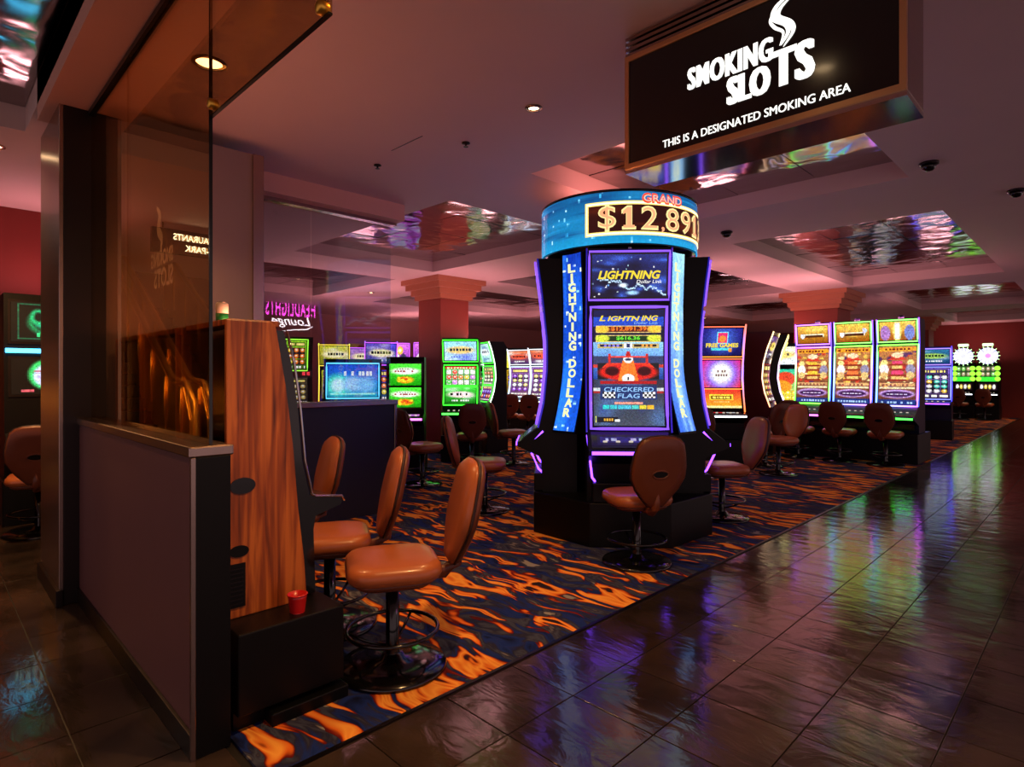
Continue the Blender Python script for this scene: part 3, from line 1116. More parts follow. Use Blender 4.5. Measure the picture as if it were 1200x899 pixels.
    if side_led:
        for s_ in (-1, 1):
            o = MB().tube([(s_ * (hw_ + .004), yf(z) - .004, z + z0) for z in zs], .007 if flat_parent else .011, 6).build('side_light', side_mat or S_LED, P)
            colour_mesh(o, lambda x, y, z: side_led((z - z0 - zs[0]) / (zs[-1] - zs[0])))
    return cab


def mixc(*stops):
    def f(t):
        t = min(max(t, 0), 1) * (len(stops) - 1)
        i = min(int(t), len(stops) - 2)
        k = t - i
        return tuple(stops[i][q] * (1 - k) + stops[i + 1][q] * k for q in range(3))
    return f


def const(c):
    return lambda *a: c


# ---- pictures
def cv_pagoda(seed, tint):
    c = Cv(36, 60, (40, 22, 30))
    c.grad((90, 46, 40), (200, 130, 70)); c.speck(40, [(240, 190, 80), (200, 60, 40), (250, 230, 160), (90, 50, 90)], 0, .3, 1, .95, .06, .03)
    c.rect(0, .92, 1, .985, (240, 160, 40)); c.text_bar(.05, .935, .95, .97, (120, 30, 20), 9)
    for k, (y, w) in enumerate(((.40, .46), (.49, .44), (.58, .42), (.67, .40))):
        c.trap(.5, y, y + .03, w + .10, w, (150, 50, 30))
        c.trap(.5, y + .03, y + .085, w - .12, w - .14, tint if k % 2 else (235, 190, 110))
    c.trap(.5, .76, .83, .56, .24, (210, 60, 40)); c.ell(.5, .85, .16, .045, (255, 214, 170))
    for x, col in ((.15, (250, 240, 240)), (.85, (150, 140, 170))):
        c.ell(x, .72, .09, .05, (255, 226, 140)); c.ell(x, .60, .12, .09, col); c.ell(x, .50, .11, .06, (230, 190, 120))
    c.rect(.02, .31, .98, .37, (226, 170, 110)); c.text_bar(.06, .325, .94, .355, (150, 90, 70), 8)
    c.rect(.02, .26, .98, .30, (240, 214, 170))
    c.ell(.5, .18, .48, .075, (190, 150, 220), .2); c.ell(.5, .175, .40, .05, (60, 26, 74), .2)
    c.text_bar(.2, .165, .8, .19, (220, 200, 240), 5)
    c.rect(0, .0, 1, .08, (30, 50, 120)); c.text_bar(.06, .02, .94, .055, (160, 190, 240), 10)
    return c


def cv_gold_top(two):
    c = Cv(30, 15, (190, 120, 20))
    c.grad((150, 80, 12), (246, 190, 70)); c.clouds((255, 230, 120), 5, .5)
    if two == 2:
        c.ell(.5, .5, .12, .6, (255, 230, 120)); c.rect(.44, .1, .56, .9, (250, 244, 240)); c.ell(.16, .4, .14, .4, (170, 120, 190)); c.ell(.84, .4, .14, .4, (120, 130, 200))
    else:
        c.rect(.12, .32, .86, .52, (250, 240, 200)); c.rect(.24, .36, .84, .48, (80, 40, 20)); c.ell(.17, .42, .08, .14, (255, 255, 250))
        if two == 1:
            c.ell(.86, .6, .07, .14, (200, 210, 255))
    return c


def cv_green_pile():
    c = Cv(36, 26, (40, 190, 20))
    c.grad((20, 150, 10), (80, 240, 60)); c.ell(.5, .66, .44, .16, (250, 244, 240), .5)
    c.text_bar(.14, .60, .86, .70, (150, 60, 50), 8); c.text_bar(.2, .72, .8, .78, (90, 120, 60), 7)
    c.ell(.5, .26, .26, .16, (240, 160, 20), .4); c.speck(16, [(250, 210, 40), (220, 80, 20)], .28, .16, .72, .38, .06, .06)
    return c


def cv_fruit(bg=(40, 180, 40)):
    c = Cv(36, 24, bg)
    c.grad(tuple(int(k * .5) for k in bg), bg)
    c.reels(.02, .04, .98, .84, 5, 3, [(250, 60, 40), (250, 210, 40), (60, 210, 60), (240, 120, 30), (220, 120, 240), (250, 250, 250)], (200, 214, 190))
    c.rect(0, .86, 1, 1, (220, 70, 40)); c.text_bar(.05, .89, .95, .96, (255, 220, 180), 9)
    return c


def cv_title(bg0, bg1, col, col2=(255, 255, 255)):
    c = Cv(36, 22, bg0)
    c.grad(bg0, bg1); c.clouds(col2, 5, .5, .2)
    c.ell(.5, .55, .42, .2, col, .5); c.text_bar(.16, .48, .84, .64, tuple(int(k * .25) for k in bg0), 7)
    c.text_bar(.2, .14, .8, .24, col2, 8)
    return c


def cv_reels(bg, cols, nx=5, ny=3, w=36, h=30, title=(255, 220, 120)):
    c = Cv(w, h, bg)
    c.grad(tuple(int(k * .4) for k in bg), bg)
    c.rect(.03, .80, .97, .97, tuple(int(k * .5) for k in bg)); c.text_bar(.1, .84, .9, .93, title, 8)
    c.reels(.04, .16, .96, .78, nx, ny, cols)
    c.text_bar(.05, .04, .95, .11, (255, 250, 230), 11)
    return c


def cv_figure(bg0, bg1, gold=(250, 200, 60)):
    c = Cv(26, 22, bg0)
    c.grad(bg0, bg1)
    c.ell(.30, .16, .2, .34, (250, 240, 240)); c.ell(.70, .16, .2, .34, (60, 50, 90))
    c.ell(.5, .66, .18, .22, gold, .3); c.ell(.5, .66, .08, .1, (255, 244, 210), .5)
    c.speck(8, [(255, 250, 230), (240, 120, 240)], rx=.04, ry=.04)
    return c


W_yel = led('print_yellow', (250, 222, 60), 1.1)
W_white = led('print_white', (255, 255, 255), 1.2)
W_blue = led('print_blue', (150, 200, 255), 1.1)
W_navy = led('print_navy', (10, 40, 96), .8)
W_orange = led('print_orange', (255, 130, 40), 1.1)
W_green = led('print_green', (110, 240, 60), 1.1)
W_dark = led('print_dark', (70, 30, 40), .6)
L_green = led('led_green', (60, 255, 60), 6)
L_mag = led('led_magenta', (255, 90, 255), 6)
L_blue = led('led_blue', (60, 90, 255), 6)
L_purple = led('led_purple', (120, 60, 255), 6)
L_cyan = led('led_cyan', (70, 200, 255), 6)
L_white = led('led_white', (230, 235, 255), 5)
L_orange = led('led_orange', (255, 130, 50), 4)

# ------------------------------------------------------------------ the round tower
TC = ((5.6 + .992) / math.sqrt(2), (5.6 - .992) / math.sqrt(2))
tower = thing('slot_tower', 'round black slot tower with blue drum topper showing a dollar jackpot', 'slot machine', (TC[0], TC[1], 0.006), R(-48))
oct_ = [(.80 * math.cos(R(22.5 + 45 * k)) * 1.06, .80 * math.sin(R(22.5 + 45 * k)) * 1.06) for k in range(8)]
MB().prism_z(oct_, 0, .36).build('plinth', M_black, tower, bevel=.01)
MB().lathe([(.44, .36), (.44, 2.46)], 8).build('core', M_black, tower)
MB().lathe([(.60, 2.42), (.70, 2.47), (.70, 2.48), (.2, 2.49)], 64).build('drum_underside', M_blackgloss, tower, smooth=True)
MB().lathe([(.69, 2.90), (.716, 2.905), (.716, 2.925), (.5, 2.93)], 64).build('drum_rim', M_blackgloss, tower, smooth=True)
cv = Cv(260, 26, (10, 96, 150))
cv.grad((24, 150, 205), (10, 84, 140)); cv.clouds((40, 160, 220), 60, .5, .05); cv.clouds((6, 50, 110), 50, .6, .05)
cv.speck(120, [(120, 210, 255), (60, 180, 240), (180, 230, 255)], rx=.002, ry=.03)
RD = .712


def drum_fn(r, a0, a1, z0, z1):
    def fn(S, T):
        ph = a0 + (a1 - a0) * S
        return r * np.sin(ph), -r * np.cos(ph), z0 + (z1 - z0) * T
    return fn


drum = grid_screen('drum', cv, drum_fn(RD, -PI, PI, 2.48, 2.91), S_SCR, tower, .02)
MB().lathe([(.70, 2.48), (.70, 2.91)], 64, closed=False).build('drum_core', M_black, tower)
A0, A1 = R(-29), R(112)
cv = Cv(180, 36, (40, 12, 10))
cv.clouds((90, 30, 12), 20, .6, .1)
cv.frame(0, 0, 1, 1, (255, 214, 110), .016, .10)
cv.frame(.004, .03, .996, .97, (255, 250, 210), .006, .04)
jp = grid_screen('jackpot_panel', cv, drum_fn(RD + .006, A0, A1, 2.545, 2.825), screen_mat('jackpot_display', 1.6), drum, .03)


def bent(name, s, phc, zc, h, wdeg, r, m, parent, bold=.03):
    v, f = glyphs(s, bold)
    mx = v.max(0)
    x = (v[:, 0] / mx[0] - .5) * R(wdeg)
    z = zc + (v[:, 1] / mx[1] - .5) * h
    me = bpy.data.meshes.new(name)
    me.from_pydata([(r * math.sin(phc + a), -r * math.cos(phc + a), b) for a, b in zip(x, z)], [], f)
    me.materials.append(m)
    o = bpy.data.objects.new(name, me)
    COL.objects.link(o); o.parent = parent
    return o


J_fill = led('jackpot_digit', (255, 168, 120), 1.25)
J_edge = led('jackpot_outline', (250, 224, 150), 1.3)
for k, ch in enumerate('$12,891.39'):
    ph = R([-14, 0, 14, 23.5, 31.5, 45, 58, 67, 76, 90][k])
    if ch in ',.':
        bent('jackpot_digit', ch, ph, 2.595, .045, 2.4, RD + .012, J_fill, drum)
    else:
        wd = 10.5 if ch != '1' else 8.0
        bent('jackpot_digit', ch, ph, 2.685, .196 if ch != '$' else .22, wd + 1.4, RD + .010, J_edge, drum, .02)
        bent('jackpot_digit', ch, ph, 2.685, .168 if ch != '$' else .19, wd - .6, RD + .014, J_fill, drum, -.012)
bent('jackpot_title', 'GRAND', R(24), 2.845, .085, 31, RD + .016, led('jackpot_title', (255, 70, 40), 1.3), drum, .045)
bent('jackpot_title', 'GRAND', R(24), 2.845, .055, 29, RD + .019, led('jackpot_title_core', (255, 190, 170), 1.3), drum, .0)

TP = [(-.74, .93), (-.69, 1.15), (-.66, 1.45), (-.66, 1.70), (-.69, 1.98), (-.715, 2.2), (-.745, 2.41)]


def cv_race():
    c = Cv(84, 148, (18, 20, 40))
    c.grad((70, 76, 92), (40, 44, 60), 0, .42)
    c.grad((20, 60, 150), (150, 210, 255), .40, .72); c.clouds((90, 140, 220), 6, .5, .2)
    c.grad((8, 14, 44), (10, 20, 70), .72, 1.0)
    c.rect(0, .86, 1, .94, (24, 70, 190)); c.clouds((40, 60, 160), 4, .3, .1)
    # stands and track barriers
    c.trap(.5, .52, .60, 1.6, 1.1, (50, 60, 100)); c.rect(0, .50, .18, .53, (210, 60, 50)); c.rect(.82, .50, 1, .53, (210, 60, 50))
    # stat bars
    for y, ec, bc in ((.835, (240, 190, 60), (90, 26, 14)), (.755, (210, 220, 60), (16, 50, 20))):
        c.rect(.04, y - .032, .96, y + .032, (230, 200, 120)); c.rect(.06, y - .024, .94, y + .024, bc)
        c.ell(.13, y, .10, .032, ec, .3); c.ell(.87, y, .10, .032, ec, .3)
    c.rect(.06, .672, .94, .712, (190, 170, 110)); c.rect(.10, .68, .42, .705, (30, 26, 60)); c.rect(.44, .668, .56, .715, (230, 235, 245)); c.rect(.58, .68, .90, .705, (50, 30, 24))
    c.text_bar(.14, .685, .38, .70, (130, 120, 230), 4); c.text_bar(.62, .685, .86, .70, (240, 150, 60), 4); c.text_bar(.465, .675, .535, .708, (30, 40, 90), 2)
    # red open-wheel car, head on
    c.rect(.06, .40, .22, .54, (22, 22, 26)); c.rect(.78, .40, .94, .54, (22, 22, 26))
    c.trap(.5, .50, .54, .74, .60, (230, 60, 30)); c.ell(.5, .46, .42, .075, (214, 34, 26), .2)
    c.ell(.27, .47, .10, .04, (60, 14, 20), .3); c.ell(.73, .47, .10, .04, (60, 14, 20), .3)
    c.trap(.5, .38, .56, .30, .16, (250, 120, 40)); c.ell(.5, .405, .09, .04, (250, 250, 250)); c.rect(.485, .39, .515, .42, (40, 40, 60))
    c.ell(.5, .575, .07, .035, (250, 250, 250)); c.trap(.5, .60, .645, .08, .03, (190, 30, 30)); c.ell(.5, .572, .045, .012, (30, 40, 70), .3); c.rect(.24, .585, .76, .60, (230, 60, 40)); c.rect(.22, .53, .25, .62, (200, 40, 36)); c.rect(.75, .53, .78, .62, (200, 40, 36))
    c.rect(.10, .355, .90, .385, (170, 26, 30)); c.rect(.0, .30, 1, .325, (200, 205, 215)); c.rect(.0, .275, 1, .30, (160, 40, 40))
    c.rect(.10, .222, .90, .342, (26, 48, 104))
    # checker ends
    for i in range(6):
        for j in range(3):
            k = 255 if (i + j) % 2 else 30
            for x0 in (.13, .70):
                c.rect(x0 + i * .03, .235 + j * .018, x0 + i * .03 + .03, .253 + j * .018, (k, k, k))
    # prize bar
    c.rect(.30, .185, .70, .205, (230, 150, 130))
    for k in range(7):
        c.rect(.13 + k * .105, .145, .225 + k * .105, .178, ((50, 200, 200), (60, 190, 200), (70, 190, 210), (80, 190, 220), (80, 200, 190), (230, 210, 60), (250, 180, 50))[k])
    c.rect(.05, .03, .35, .075, (30, 30, 40)); c.text_bar(.14, .04, .28, .06, (240, 180, 60), 4); c.rect(.30, .035, .37, .055, (250, 250, 250))
    c.rect(.02, .03, .035, .08, (230, 230, 90))
    return c


def cv_bolt():
    c = Cv(90, 54, (14, 18, 60))
    c.grad((10, 12, 44), (30, 44, 120)); c.clouds((70, 120, 255), 14, .7, .10); c.clouds((4, 6, 24), 8, .7, .15)
    x, y = .1, .5
    for k in range(60):
        x += .016; y += RNG.uniform(-.06, .05)
        c.ell(x, max(.05, min(.95, y - .1)), .012, .02, (190, 225, 255), .8)
    c.speck(22, [(180, 220, 255), (255, 255, 255), (110, 170, 255)], rx=.012, ry=.018)
    c.ell(.42, .28, .06, .05, (220, 240, 255), .8); c.ell(.55, .10, .08, .05, (160, 210, 255), .8)
    return c


PURP = lambda s, t: (136, 84, 255)
race, bolt = cv_race(), cv_bolt()
deckcv = Cv(24, 8, (24, 16, 60)); deckcv.rect(.05, .2, .95, .8, (40, 34, 120)); deckcv.text_bar(.1, .4, .9, .6, (190, 190, 255), 8)
for k in range(4):
    th = k * PI / 2
    full = (k == 0)
    main = dict(zlo=.985, zhi=1.93, w=.57, cv=race, led=PURP, ledr=.013, ledmat=screen_mat('led_purple_frame', 1.5), name='main_screen')
    upper = dict(zlo=2.035, zhi=2.375, w=.60, cv=bolt, led=PURP, ledr=.009, ledmat=screen_mat('led_purple_frame', 1.5), name='upper_screen')
    if full:
        main['words'] = [('L', .08, .17, .905, .952, W_yel, .03, .25), ('IGHTN', .20, .66, .905, .948, W_yel, .03, .25), ('ING', .68, .92, .905, .952, W_yel, .03, .25),
                         ('Dollar Link', .58, .92, .878, .900, W_blue, .0, .2),
                         ('$12,891.39', .25, .76, .816, .856, W_orange, .03), ('$616.36', .33, .67, .738, .774, W_green, .03),
                         ('CHECKERED', .14, .87, .288, .334, W_navy, .07, .1), ('CHECKERED', .15, .86, .291, .331, W_blue, .02, .1, .030),
                         ('FLAG', .33, .67, .232, .278, W_navy, .07, .1), ('FLAG', .34, .66, .235, .275, W_blue, .02, .1, .030)]
        upper['words'] = [('LIGHTNING', .08, .92, .42, .62, W_yel, .035, .25), ('Dollar Link', .60, .94, .32, .40, W_white, .0, .2)]
    cab = slot_machine(tower, .68, -.40, TP, 2.43, [main, upper], deck_z=.80, deck_y=-.93, flat_parent=True, stand=False,
                       deck_led=L_purple, under_led=None, deck_cv=deckcv, zb=.36, plain=not full,
                       side_led=mixc((60, 40, 210), (30, 24, 160), (34, 28, 170)), side_mat=screen_mat('led_deep_blue', .8))
    cab.rotation_euler = (0, 0, th)
    for s_ in (-1, 1):
        MB().tube([(s_ * .335, -.70, .90), (s_ * .33, -.78, .82), (s_ * .32, -.80, .70), (s_ * .30, -.74, .56), (s_ * .27, -.70, .52)], .010, 6).build('leg_light', L_purple, cab, smooth=True)
    MB().box(-.30, .30, -.78, -.60, .36, .52).build('foot_box', M_black, cab, bevel=.01)
    if full:
        MB().lathe([(.45, 2.932), (.42, 2.94)], 40).build('uplight', led('pink_glow', (255, 150, 140), 4), tower)
        MB().box(-.012, .012, -.79, -.775, 2.418, 2.428).build('sensor', M_white, cab)

colcv = Cv(14, 90, (16, 60, 190))
colcv.grad((20, 90, 220), (14, 50, 170)); colcv.clouds((40, 130, 255), 16, .6, .15); colcv.speck(26, [(150, 220, 255), (230, 250, 255)], rx=.06, ry=.008)
colcv_glare = Cv(14, 90, (90, 170, 235)); colcv_glare.grad((60, 110, 230), (150, 214, 245)); colcv_glare.clouds((190, 240, 250), 12, .6, .15)  # paler copy with the glare on the right column painted in
W_pale = led('print_pale', (236, 240, 170), 1.3)
for k in range(4):
    ph = R(-45 + 90 * k)

    def rc(z):
        return .625 + .12 * np.clip((1.5 - z) / .58, 0, 1) ** 1.6 + .02 * np.clip((z - 2.0) / .5, 0, 1)

    def fn(S, T, ph=ph):
        z = .92 + 1.55 * T
        a = (S - .5) * (.24 - .03 * T)
        r = rc(z)
        return r * math.sin(ph) + a * math.cos(ph), -r * math.cos(ph) + a * math.sin(ph), z
    lc = grid_screen('light_column', colcv_glare if k == 1 else colcv, fn, S_SCR, tower, .05)
    hb = MB()
    zz = np.linspace(.90, 2.47, 12)
    for z in zz:
        r = rc(z) - .004
        for a, rr in ((-.13, r), (.13, r), (.13, r - .16), (-.13, r - .16)):
            hb.v.append((rr * math.sin(ph) + a * math.cos(ph), -rr * math.cos(ph) + a * math.sin(ph), z))
    for i in range(11):
        for s_ in range(4):
            t_ = (s_ + 1) % 4
            hb.f.append((i * 4 + s_, i * 4 + t_, i * 4 + 4 + t_, i * 4 + 4 + s_))
    hb.f += [(3, 2, 1, 0), (44, 45, 46, 47)]
    hb.build('column_housing', M_black, lc)
    z = 2.36
    for ch in 'LIGHTNING  DOLLAR':
        if ch == ' ':
            z -= .032
            continue
        h = .076
        v, f = glyphs(ch, .04)
        mx = v.max(0)
        wl = .085 if ch != 'I' else .026
        vx = (v[:, 0] / mx[0] - .5) * wl
        vz = z - h + v[:, 1] / mx[1] * h
        me = bpy.data.meshes.new('column_letter')
        me.from_pydata([((rc(b) + .004) * math.sin(ph) + a * math.cos(ph), -(rc(b) + .004) * math.cos(ph) + a * math.sin(ph), b) for a, b in zip(vx, vz)], [], f)
        me.materials.append(W_pale)
        o = bpy.data.objects.new('column_letter', me); COL.objects.link(o); o.parent = lc
        z -= h + .0085

# ------------------------------------------------------------------ row of three tall portrait machines
bank = tag(MB().box(11.02, 11.95, 2.10, 4.12, .006, .47).build('machine_plinth', M_black, bevel=.01),
           'long black plinth under the three tall portrait machines', 'plinth')
PF = [(-.20, .43), (-.15, .9), (-.12, 1.42), (-.12, 1.48), (-.16, 1.82)]


def led_bank(k):
    a = [mixc((90, 255, 60), (150, 255, 120), (230, 90, 255)), mixc((90, 120, 255), (150, 170, 255), (110, 255, 60)), mixc((110, 170, 255), (110, 140, 255), (110, 255, 60))][k]
    b = [mixc((120, 255, 70), (120, 255, 120), (240, 120, 255)), mixc((200, 120, 255), (255, 110, 220), (120, 255, 70)), mixc((200, 110, 255), (255, 90, 220), (110, 255, 70))][k]

    def f(s, t):
        ca, cb = a(t), b(t)
        return tuple(ca[i] * (1 - s) + cb[i] * s for i in range(3))
    return f


for k, (vc, lab) in enumerate(((3.72, 'tall portrait slot machine with pink and green light frame, farthest of the plinth row'),
                               (3.08, 'tall portrait slot machine in the middle of the plinth row'),
                               (2.43, 'tall portrait slot machine with pink right edge, nearest the slate aisle'))):
    t = thing('slot_machine', lab, 'slot machine', (11.42, vc, .471), -PI / 2, 'tall portrait machines on the plinth')
    scr = dict(zlo=.46, zhi=1.40, w=.52, cv=cv_pagoda(k, ((240, 190, 60), (240, 120, 60), (230, 70, 110))[k]), led=led_bank(k), ledr=.013, name='main_screen', ledmat=screen_mat('led_bank', 4.5))
    top = dict(zlo=1.50, zhi=1.80, w=.50, cv=cv_gold_top(k), led=(lambda s, t: (190, 110, 255)) if k == 0 else (lambda s, t: (120, 255, 90)), ledr=.010, name='top_screen', ledmat=screen_mat('led_bank', 4.5))
    slot_machine(t, .58, .32, PF, 1.85, [scr, top], deck_z=.26, deck_y=-.46, stand=False, zb=0.0, deck_led=L_mag if k == 0 else L_green,
                 cab_mat=mat('blue_cabinet', (18, 26, 60), .3), deck_cv=Cv(20, 6, (10, 60, 40)).text_bar(.1, .3, .9, .7, (120, 255, 170), 7),
                 side_led=mixc((50, 80, 255), (60, 60, 220), (150, 80, 255)))
    MB().box(-.24, .24, -.19, -.165, .05, .20).build('belly_panel', M_blackgloss, t)
    MB().lathe([(.04, 0), (.045, .05), (.03, .07)], 14).build('top_lamp', mat('lamp_smoke', (60, 40, 90), .3), t, loc=(0, .1, 1.85), smooth=True)
    stool(10.62, vc + .02, 90, ('tan stool pushed up to the farthest tall portrait machine', 'dark tan stool before the middle tall portrait machine', 'dark tan stool before the tall portrait machine nearest the aisle')[k])

# ------------------------------------------------------------------ helper for the many other machines
def machine(u, v, rot, label, screens, w=.62, depth=.34, prof=PROF_CURVE, ztop=2.16, group=None, z=0.006, **kw):
    t = thing('slot_machine', label, 'slot machine', (u, v, z), R(rot), group)
    slot_machine(t, w, depth, prof, ztop, screens, **kw)
    return t


def scr(zlo, zhi, w, cv, led_=None, r=.010, words=(), name='screen', m=None, lm=None):
    return dict(zlo=zlo, zhi=zhi, w=w, cv=cv, led=led_, ledr=r, words=words, name=name, mat=m or S_SCR, ledmat=lm or screen_mat('led_soft', 2.2))


def pxat(x, d):
    lat = (x - 600) / 700 * d
    return ((d + lat) / math.sqrt(2), (d - lat) / math.sqrt(2))


# FREE GAMES machine right of the tower, with its curved neighbour
c1 = Cv(46, 32, (26, 22, 90)); c1.grad((20, 18, 80), (40, 34, 130)); c1.ell(.5, .6, .34, .5, (60, 90, 190), .9)
c1.rect(.36, .44, .66, .88, (120, 230, 255)); c1.rect(.39, .47, .63, .85, (230, 50, 110)); c1.ell(.51, .62, .09, .12, (255, 140, 60)); c1.rect(.25, .20, .75, .28, (80, 210, 220)); c1.ell(.72, .2, .05, .08, (255, 150, 50))
c2 = Cv(46, 34, (230, 40, 90)); c2.grad((240, 50, 60), (220, 30, 120)); c2.ell(.52, .5, .44, .62, (130, 110, 255), .7); c2.ell(.52, .52, .27, .40, (255, 250, 240), .6)
c2.text_bar(.40, .56, .64, .66, (120, 90, 90), 4); c2.text_bar(.36, .40, .68, .50, (120, 90, 90), 5)
c3 = Cv(46, 26, (240, 90, 30)); c3.grad((255, 180, 40), (225, 50, 40)); c3.rect(.2, .42, .8, .72, (250, 210, 60)); c3.rect(.23, .47, .77, .67, (120, 70, 20)); c3.text_bar(.27, .51, .73, .63, (250, 220, 90), 8); c3.text_bar(.3, .3, .7, .36, (255, 220, 120), 6); c3.rect(0, 0, 1, .1, (255, 230, 150))
ORB = lambda s, t: mixc((255, 150, 60), (150, 120, 255), (255, 110, 80))(t)
u_, v_ = pxat(842, 9.3)
machine(u_, v_, -52, 'curved slot machine with navy bonus screen over a red and white screen', [
    scr(.90, 1.18, .58, c3, name='lower_screen'), scr(1.21, 1.62, .58, c2, ORB, .008, (), 'main_screen'),
    scr(1.70, 2.10, .58, c1, ORB, .008, (('FREE GAMES', .10, .92, .30, .46, W_yel, .04),), 'top_screen')], w=.66, ztop=2.16,
    side_led=mixc((255, 120, 50), (150, 110, 255), (255, 110, 90)), deck_led=L_white, deck_cv=Cv(24, 8, (60, 20, 30)).rect(.1, .3, .5, .8, (230, 40, 50)).rect(.6, .3, .85, .8, (230, 235, 240)))
GOLD = mixc((255, 170, 120), (255, 210, 180), (255, 230, 150))
c4 = cv_reels((150, 40, 20), [(250, 200, 60), (240, 80, 40)], 3, 4, 30, 44)
u_, v_ = pxat(889, 10.8)
machine(u_, v_, 12, 'curved slot machine seen edge on beside the red and white screen machine', [scr(.92, 1.6, .52, c4, name='main_screen'), scr(1.7, 2.08, .52, cv_title((30, 20, 60), (80, 40, 120), (250, 210, 90)), name='top_screen')],
        w=.6, side_led=GOLD, deck_led=L_orange, cab_mat=mat('maroon_cabinet', (80, 24, 22), .3))
u_, v_ = pxat(904, 11.6)
machine(u_, v_, 20, 'second curved slot machine seen edge on with pale light edges', [scr(.92, 1.6, .5, cv_reels((120, 60, 30), [(250, 200, 60)], 3, 3, 24, 30), name='main_screen'), scr(1.7, 2.0, .5, cv_title((60, 50, 20), (200, 170, 60), (255, 240, 160)), GOLD and (lambda s, t: (255, 230, 110)), .01, name='top_screen')],
        w=.56, side_led=mixc((220, 200, 255), (200, 180, 230), (255, 230, 120)), deck_led=L_purple)
# yellow machine peeping out left of the tall row
c5 = Cv(34, 44, (230, 190, 40)); c5.grad((250, 220, 70), (40, 190, 150)); c5.ell(.6, .7, .3, .22, (220, 70, 40)); c5.ell(.4, .45, .4, .22, (240, 150, 40)); c5.reels(.02, .04, .98, .34, 5, 2, [(250, 230, 60)], (200, 150, 30))
machine(12.86, 4.82, -80, 'yellow slot machine peeping out left of the tall portrait row', [scr(.86, 1.52, .62, c5, name='main_screen'), scr(1.62, 1.98, .62, cv_title((220, 230, 240), (240, 240, 200), (250, 210, 120)), name='top_screen')],
        w=.68, ztop=2.05, deck_led=led('led_red', (255, 50, 60), 3))
# blue machine behind the tall row towards the aisle
u_, v_ = pxat(1094, 13.2)
machine(u_, v_, -84, 'blue slot machine half hidden behind the tall portrait row', [scr(.9, 1.55, .58, cv_reels((120, 90, 190), [(240, 190, 60), (90, 220, 200), (240, 240, 240)], 4, 4, 24, 28), (lambda s, t: (120, 130, 255)), .012, name='main_screen'), scr(1.65, 1.95, .58, cv_title((20, 60, 110), (40, 110, 150), (150, 190, 90)), (lambda s, t: (150, 120, 255)), .012, name='top_screen')],
        w=.66, ztop=2.02, cab_mat=mat('blue_cabinet', (18, 26, 60), .3), deck_led=L_purple, side_led=mixc((60, 60, 255), (90, 60, 255)))

# twin wheel machines at the end of the aisle
for k, (vc, lab) in enumerate(((3.37, 'left of the twin slot machines with white prize wheels'), (2.74, 'right of the twin slot machines with white prize wheels'))):
    t = thing('slot_machine', lab, 'slot machine', (24.4, vc, .006), -PI / 2, 'twin wheel machines')
    PW = [(-.22, .86), (-.14, 1.3), (-.12, 1.78)]
    cw = Cv(30, 24, (20, 60, 20)); cw.reels(.02, .3, .98, .98, 3, 2, [(120, 200, 90), (170, 150, 110)], (60, 80, 50)); cw.rect(0, 0, 1, .3, (60, 240, 60))
    cl = Cv(24, 12, (16, 10, 20)); cl.reels(.05, .05, .95, .95, 4, 1, [(250, 220, 80), (255, 255, 240)], (40, 20, 30))
    slot_machine(t, .56, .32, PW, 1.80, [scr(1.20, 1.70, .40, cw, name='main_screen'), scr(.92, 1.14, .46, cl, name='lower_screen')], deck_led=L_white, side_led=None)
    wh = Cv(48, 48, (250, 250, 250)); wh.grad((250, 240, 255), (255, 255, 255)); wh.rays(.5, .5, 12, (150, 150, 220), .85); wh.rays(.5, .5, 24, (250, 250, 255), .4); wh.ell(.5, .5, .14, .14, (190, 190, 220) if k == 0 else (220, 130, 230), .4)

    def fn(S, T):
        a = 2 * S - 1; b = 2 * T - 1
        x = a * np.sqrt(1 - b * b / 2); y = b * np.sqrt(1 - a * a / 2)
        return .26 * x, -.19 + 0 * x, 2.02 + .26 * y
    MB().lathe([(.295, -.03), (.295, .03)], 32).build('wheel_housing', M_black, t, loc=(0, -.14, 2.02), rot=(PI / 2, 0, 0), smooth=False)
    whl = grid_screen('prize_wheel', wh, fn, screen_mat('wheel_display', 1.8), t, .03)
    for q in range(16):
        a = 2 * PI * q / 16
        MB().tube([(.26 * math.sin(a), -.20, 2.02 + .26 * math.cos(a)), (.31 * math.sin(a), -.20, 2.02 + .31 * math.cos(a))], .012, 6).build('wheel_peg', led('wheel_green', (190, 255, 170), 2.5), whl)
    MB().box(-.14, .14, -.22, -.16, 2.33, 2.42).build('wheel_crown', led('wheel_crown', (210, 255, 190), 2.0), t, bevel=.02)
    for s_ in (-1, 1):
        for q in range(3):
            MB().lathe([(.065, -.02), (.075, 0), (.065, .02)], 16).build('side_lamp', led('wheel_side', (40, 255, 70) if k else (150, 255, 60), 2.0), t, loc=(s_ * .235, -.16, 1.28 + q * .17), rot=(PI / 2, 0, 0), smooth=True)
    stool(23.5, vc, 90, ('stool before the left twin wheel machine', 'stool before the right twin wheel machine')[k])

